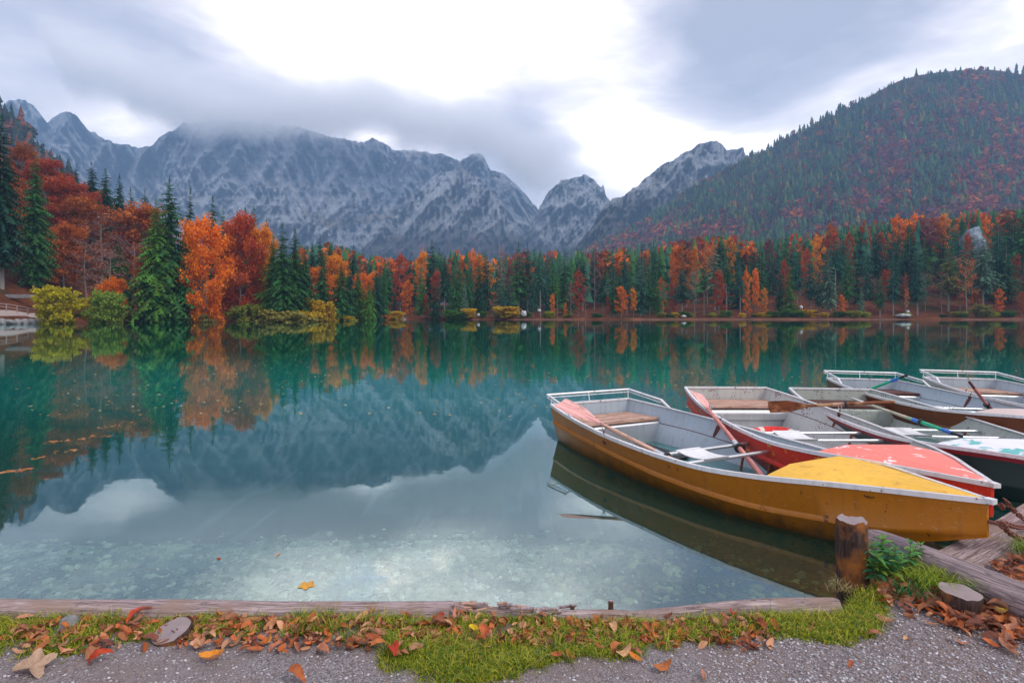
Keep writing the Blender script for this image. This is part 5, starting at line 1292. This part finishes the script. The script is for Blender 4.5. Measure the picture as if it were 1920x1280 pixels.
# loose litter between the single leaves, too mixed to pick apart
def litter():
    r = np.random.default_rng(8); Vs, Fs, Cs, b = [], [], [], 0; fl = grid_faces(11, 7); k_ = 0
    cols = list(LC_.values())[:4]
    data = [np.array([v.co[:] for v in me_.vertices]) for me_ in LM]
    def put(px_, py_, sz):
        nonlocal b
        y_ = 1.48*FPX/(py_-HOR); x_ = (px_-960)/FPX*y_
        if y_ > float(np.interp(x_, EX, EY))-.09: return
        v = data[r.integers(0, len(data))]*np.array([sz, sz*r.uniform(.8, 1.2), sz*r.uniform(.7, 1.1)])
        M = Matrix.Rotation(r.uniform(0, 6.28), 3, 'Z') @ Matrix.Rotation(r.uniform(-.7, .7), 3, 'X') @ Matrix.Rotation(r.uniform(-.6, .6), 3, 'Y')
        v = v @ np.array(M).T+np.array([x_, y_, float(near_h(x_, y_))+.006+.012*r.random()])
        Vs.append(v); Fs.append(fl+b); b += len(v); Cs.append(np.tile(np.array(cols[r.integers(0, 4)])*r.uniform(.6, 1.2), (len(v), 1)))
    for _ in range(420):
        cx, cy2 = r.uniform(-10, 1440), r.uniform(1150, 1212)
        for _ in range(3): put(cx+r.normal()*16, cy2+r.normal()*7, r.uniform(.025, .072))
    for _ in range(330):
        q_ = r.random(); put(1640+q_*300+r.normal()*10, 1098+q_*80+r.normal()*17+(12 if q_ > .3 else 0), r.uniform(.05, .10))
    for _ in range(40): put(r.uniform(1866, 1940), r.uniform(1048, 1095), r.uniform(.05, .09))
    me_ = np_mesh('leaf_litter', np.concatenate(Vs), np.concatenate(Fs), M_hillleaf, True, {'col': np.concatenate(Cs)})
    tag(link('leaf_litter', me_), 'brown leaf litter heaped under the single fallen leaves', 'leaves', kind='stuff')
litter()
# floating leaves
FL = []
for (x0, x1, y0, y1, n_l, nm) in [(-5, 62, 886, 878, 30, 'at the left edge of the lake'), (85, 205, 830, 816, 34, 'in the long leaf raft'), (100, 142, 848, 843, 14, 'below the long leaf raft'), (183, 226, 803, 797, 14, 'in the small raft above the long one'), (222, 260, 794, 790, 6, 'between the two upper rafts'), (60, 88, 862, 852, 4, 'between the left edge and the long raft')]:
    for k in range(n_l):
        q_ = rl_.random(); FL.append((x0+(x1-x0)*q_+rl_.gauss(0, 3), y0+(y1-y0)*q_+rl_.gauss(0, 1.3), .06, nm))
for px_, py_ in [(88, 898), (160, 863), (287, 827), (345, 772), (360, 770), (408, 756), (275, 786), (175, 767), (190, 783), (325, 750), (330, 749), (380, 722), (285, 750), (250, 727), (300, 741), (1357, 692), (1370, 708), (1462, 718), (1440, 675), (1170, 695), (1480, 712), (1240, 743), (520, 1040)]: FL.append((px_, py_, .05, 'alone on open water'))
for px_, py_, sz_, nm in FL:
    o = leaf(px_, py_, sz_*rl_.uniform(.7, 1.3), rl_.choice(['orange', 'tan', 'rust', 'orange']), 'orange brown leaf floating '+nm, 'floating leaves '+nm, z=.0, flat=True); o.name = 'floating_leaf'
o = leaf(575, 1097, .10, 'yellow', 'yellow maple leaf floating just beyond the edge log', 'floating leaves near the bank', z=0.0, flat=True, me=MAPLE); o.name = 'floating_leaf'; o.color = (.85, .42, .06, 1)
o = leaf(410, 1047, .05, 'red', 'small reddish leaf floating off the left bank', 'floating leaves near the bank', z=0.0, flat=True); o.name = 'floating_leaf'
rs = np.random.default_rng(31); n_ = 560
py_ = HOR+45+150*rs.random(n_)**1.5; px_ = rs.uniform(0, 1920, n_); px_ = np.where(rs.random(n_) < .35, px_*.4, px_)
D_ = CAMH*FPX/(py_-HOR); X0 = (px_-960)/FPX*D_; a_ = rs.uniform(0, 6.28, n_); s_ = .032*(.5+rs.random(n_)); 
c1 = np.stack([np.cos(a_)*s_, np.sin(a_)*s_, np.zeros(n_)], -1); c2 = np.stack([-np.sin(a_)*s_, np.cos(a_)*s_, np.zeros(n_)], -1)*.6; P_ = np.stack([X0, D_, np.full(n_, .004)], -1)
V = np.stack([P_-c1, P_+c2+[0, 0, .004], P_+c1, P_-c2+[0, 0, .003]], 1).reshape(-1, 3)
cl = np.array([(.62, .45, .22), (.60, .28, .08), (.70, .60, .42)])[rs.integers(0, 3, n_)]
me = np_mesh('drifting_leaf_specks', V, np.arange(n_*4).reshape(-1, 4), M_hillleaf, False, {'col': np.repeat(cl, 4, 0)})
tag(link('drifting_leaf_specks', me), 'tiny scattered leaves drifting all over the lake surface', 'leaves', kind='stuff')
# litter and stones on the lake bed
def bedpts(r, n):
    y = 2.95+8.5*r.random(n)**1.5; x = r.uniform(-1.05, 1.05, n)*y; return np.stack([x, y, bed_z(x, y)+.004], -1)
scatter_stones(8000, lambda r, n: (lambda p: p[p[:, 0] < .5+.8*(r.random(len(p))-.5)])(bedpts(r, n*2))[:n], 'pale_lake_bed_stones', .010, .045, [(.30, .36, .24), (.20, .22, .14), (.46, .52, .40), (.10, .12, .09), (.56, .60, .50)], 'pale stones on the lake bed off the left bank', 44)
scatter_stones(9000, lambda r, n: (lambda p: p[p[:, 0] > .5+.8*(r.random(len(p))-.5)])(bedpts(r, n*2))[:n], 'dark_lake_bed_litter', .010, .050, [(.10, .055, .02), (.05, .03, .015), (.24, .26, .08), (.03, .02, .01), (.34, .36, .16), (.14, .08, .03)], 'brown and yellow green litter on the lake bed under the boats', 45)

# ------------------------------------------------------------------ small plants by the post
m, t, out = new_mat('herb_leaf'); oi = t.n.new('ShaderNodeObjectInfo'); n = t.noise(t.coord('Object'), 6, 3)
bb = t.mix(t.ramp(n, [(.3, .4), (.7, 0)]), oi.outputs['Color'], (.03, .10, .04)); b_ = pbr(t, None, bb, .5, spec=.4); tr = t.n.new('ShaderNodeBsdfTranslucent'); t.set(tr.inputs[0], bb)
mx = t.n.new('ShaderNodeMixShader'); mx.inputs[0].default_value = .3; t.l.new(b_.outputs[0], mx.inputs[1]); t.l.new(tr.outputs[0], mx.inputs[2]); t.l.new(mx.outputs[0], out.inputs[0]); M_herb = m
def herb_leaf_mesh():
    V = []; nu, nv = 7, 3
    for i in range(nu):
        u_ = i/(nu-1); w_ = .20*math.sin(math.pi*min(1, u_*.95+.04))**.8*(1.1-.5*u_)*(1+.1*(i % 2))
        for j in (-1, 0, 1): V.append((u_, j*w_, .16*math.sin(u_*2.4)-.25*u_*u_+(.05 if j else 0)))
    return np_mesh('leaf', np.array(V), grid_faces(nu, nv), M_herb, True)
HL = herb_leaf_mesh(); rh = random.Random(5)
def herb(loc, stems, h, label, spread=.09, size=.045, pal_=((.05, .22, .05), (.10, .30, .05), (.04, .20, .10), (.22, .38, .06)), nodes=6):
    e = empty('leafy_herb', loc); tag(e, label, 'plant', 'small plants by the post')
    for k in range(stems):
        a_ = rh.uniform(0, 6.28); q_ = rh.random()**.6*spread; b0 = Vector((math.cos(a_)*q_*.5, math.sin(a_)*q_*.5, 0)); hh = h*rh.uniform(.6, 1.1)
        tp = Vector((math.cos(a_)*q_*1.5, math.sin(a_)*q_*1.2, hh)); md = (b0+tp)/2+Vector((0, 0, hh*.08))
        st_ = MB().tube([b0, md, tp], [.0022, .0018, .001], 5).build('stem', M_herb, e); st_.color = (.12, .22, .05, 1)
        for i in range(nodes):
            u_ = .3+.7*i/(nodes-1); p = b0.lerp(tp, u_)+Vector((0, 0, hh*.08*math.sin(u_*3.1)))
            for w_ in range(2 if i < nodes-1 else 4):
                o = link('leaf', HL, e); o.location = p; s_ = size*rh.uniform(.7, 1.25)*(1 if i < nodes-1 else .6); o.scale = (s_, s_, s_)
                o.rotation_euler = (rh.uniform(-.2, .2), rh.uniform(-.45, .1)-(.5 if i == nodes-1 else 0), i*1.6+w_*(math.pi if i < nodes-1 else 1.57)+rh.uniform(-.3, .3)); c_ = rh.choice(pal_); o.color = (*c_, 1)
pA = onz(1655, 1090, .13); pB = onz(1700, 1085, .15); pC = onz(1842, 1130, .14)
herb(pA, 11, .21, 'leafy green herb growing between the post and the slanting log', .12, .068)
herb(pB+Vector((0, .02, 0)), 5, .20, 'taller sprigs of the same herb before the slanting log', .08, .06)
herb(pC, 6, .07, 'low green weed right of the short stump', .07, .05, nodes=4)
def tuft(loc, n, h, label, colr, spread=.05, seed=1, lean=1.3):
    r = np.random.default_rng(seed); P = np.stack([r.normal(size=n)*spread, r.normal(size=n)*spread*.6, np.zeros(n)], -1)
    me = blades('grass_tuft', P, h*(.4+.7*r.random(n)), np.full(n, .0022), np.array(colr)*r.uniform(.7, 1.3, (n, 1)), lean, seed, '')
    o = link('grass_tuft', me); o.location = loc; tag(o, label, 'grass', 'long grass tufts by the slanting log'); return o
tuft(onz(1735, 1108, .13), 420, .15, 'tuft of long yellow green grass left of the short stump', (.26, .36, .03), .055, 2)
tuft(onz(1765, 1100, .15), 260, .14, 'second long grass tuft just behind the short stump', (.30, .36, .05), .045, 3)
tuft(onz(1700, 1125, .13), 130, .12, 'thin blue green grass blades below the leafy herb', (.06, .20, .06), .05, 4)
tuft(onz(1835, 1122, .14), 200, .09, 'short bright grass right of the short stump', (.20, .34, .04), .05, 5)
tuft(onz(1925, 1035, .15), 160, .10, 'grass tuft behind the flattened timber at the right edge', (.20, .30, .05), .05, 6)
tuft(onz(1588, 1108, .10), 60, .08, 'dry straw coloured grass at the foot of the post', (.42, .34, .16), .04, 7)
# ------------------------------------------------------------------ far details: boulders, cliff, fence, wall
for px_, py_, w_, h_, D, lab in [(982, 588, 8, 10, 141.5, 'tall white boulder on the far waterline'), (897, 590, 4, 5, 141.5, 'small white boulder left of the tall one'), (1011, 582, 5, 5, 145, 'white boulder among trunks right of the tall one'), (1502, 576, 5, 6, 146, 'white stone under the far spruces at right'),
        (1694, 592, 18, 6, 141.5, 'long pale rock slab at the far waterline'), (1282, 593, 7, 4, 141.8, 'low pale rocks among yellow bushes'), (1702, 584, 4, 5, 144, 'small white stone above the long slab'), (655, 541, 3, 2, 150, 'tiny white stone behind the plump young spruce')]:
    k = D/FPX; p = at(px_, py_, D); rock('boulder', (p.x, p.y, max(p.z, .2)), (w_*k*.7, w_*k*.6, h_*k*.6), lab, M_wrock, int(px_) % 17, 'pale boulders on the far shore')
for i, (px_, py_, w_) in enumerate([(4, 601, 7), (18, 602, 8), (33, 602, 6), (46, 603, 7), (60, 603, 6), (74, 604, 6)]):
    p = at(px_, py_, 82+i); k = (82+i)/FPX; rock('boulder', (p.x, p.y, .25), (w_*k*1.1, w_*k, .55), 'grey lakeside rock left of the yellow bush, %s from the left' % ordn(i+1), M_grock, i, 'grey rocks at the left waterline')
c_ = at(1850, 452, 185); o = rock('cliff', (c_.x, c_.y+6, c_.z-1), (3.0, 4.0, 6.5), 'pale blue grey cliff showing through the trees at right', mat_stone('cliff_stone', (.08, .11, .15), (.34, .40, .50), .5), 2, cat='cliff')
e = empty('wooden_fence', at(40, 578, 84)); tag(e, 'wooden rail fence along the pale path at far left', 'fence'); o0 = e.location
fp = [(-60, 563), (-20, 567), (12, 570), (32, 573), (52, 577), (72, 581)]
FPp = [at(a_, b_, 84+i) for i, (a_, b_) in enumerate(fp)]
for i, p in enumerate(FPp):
    MB().tube([p-o0, p-o0-Vector((0, 0, 1.1))], .08, 6).build('fence_post', M_log, e)
    if i: 
        for dz in (0, -.45): MB().tube([FPp[i-1]-o0+Vector((0, 0, dz)), p-o0+Vector((0, 0, dz))], .06, 6).build('rail', M_log, e)
e = empty('stone_wall', at(20, 555, 97)); tag(e, 'low dry stone wall on the slope at far left', 'wall'); r3 = random.Random(3); ro = None
for i in range(26):
    for j in range(2):
        p = at(-40+i*4.2, 557-j*3.4, 97); q_ = Matrix.Rotation(r3.uniform(-.3, .3), 3, 'Z')
        MB().box((0, 0, 0), (r3.uniform(.32, .44), .4, r3.uniform(.25, .33)), q_).build('stone', M_grock, e, loc=p-e.location)
lv = {}
for o in col.objects:
    if o.get('category') in ('leaf', 'bush', 'tree') and o.parent is None: lv.setdefault(o['label'], []).append(o)
for lab, os_ in lv.items():
    if len(os_) < 2: continue
    os_.sort(key=lambda o: o.location.x/o.location.y)
    for i, o in enumerate(os_): o['label'] = lab.replace(', leftmost', '').replace('the one ', '')+(', leftmost' if i == 0 else (', rightmost' if i == len(os_)-1 else ', %s from left' % ordn(i+1)))
#@@END
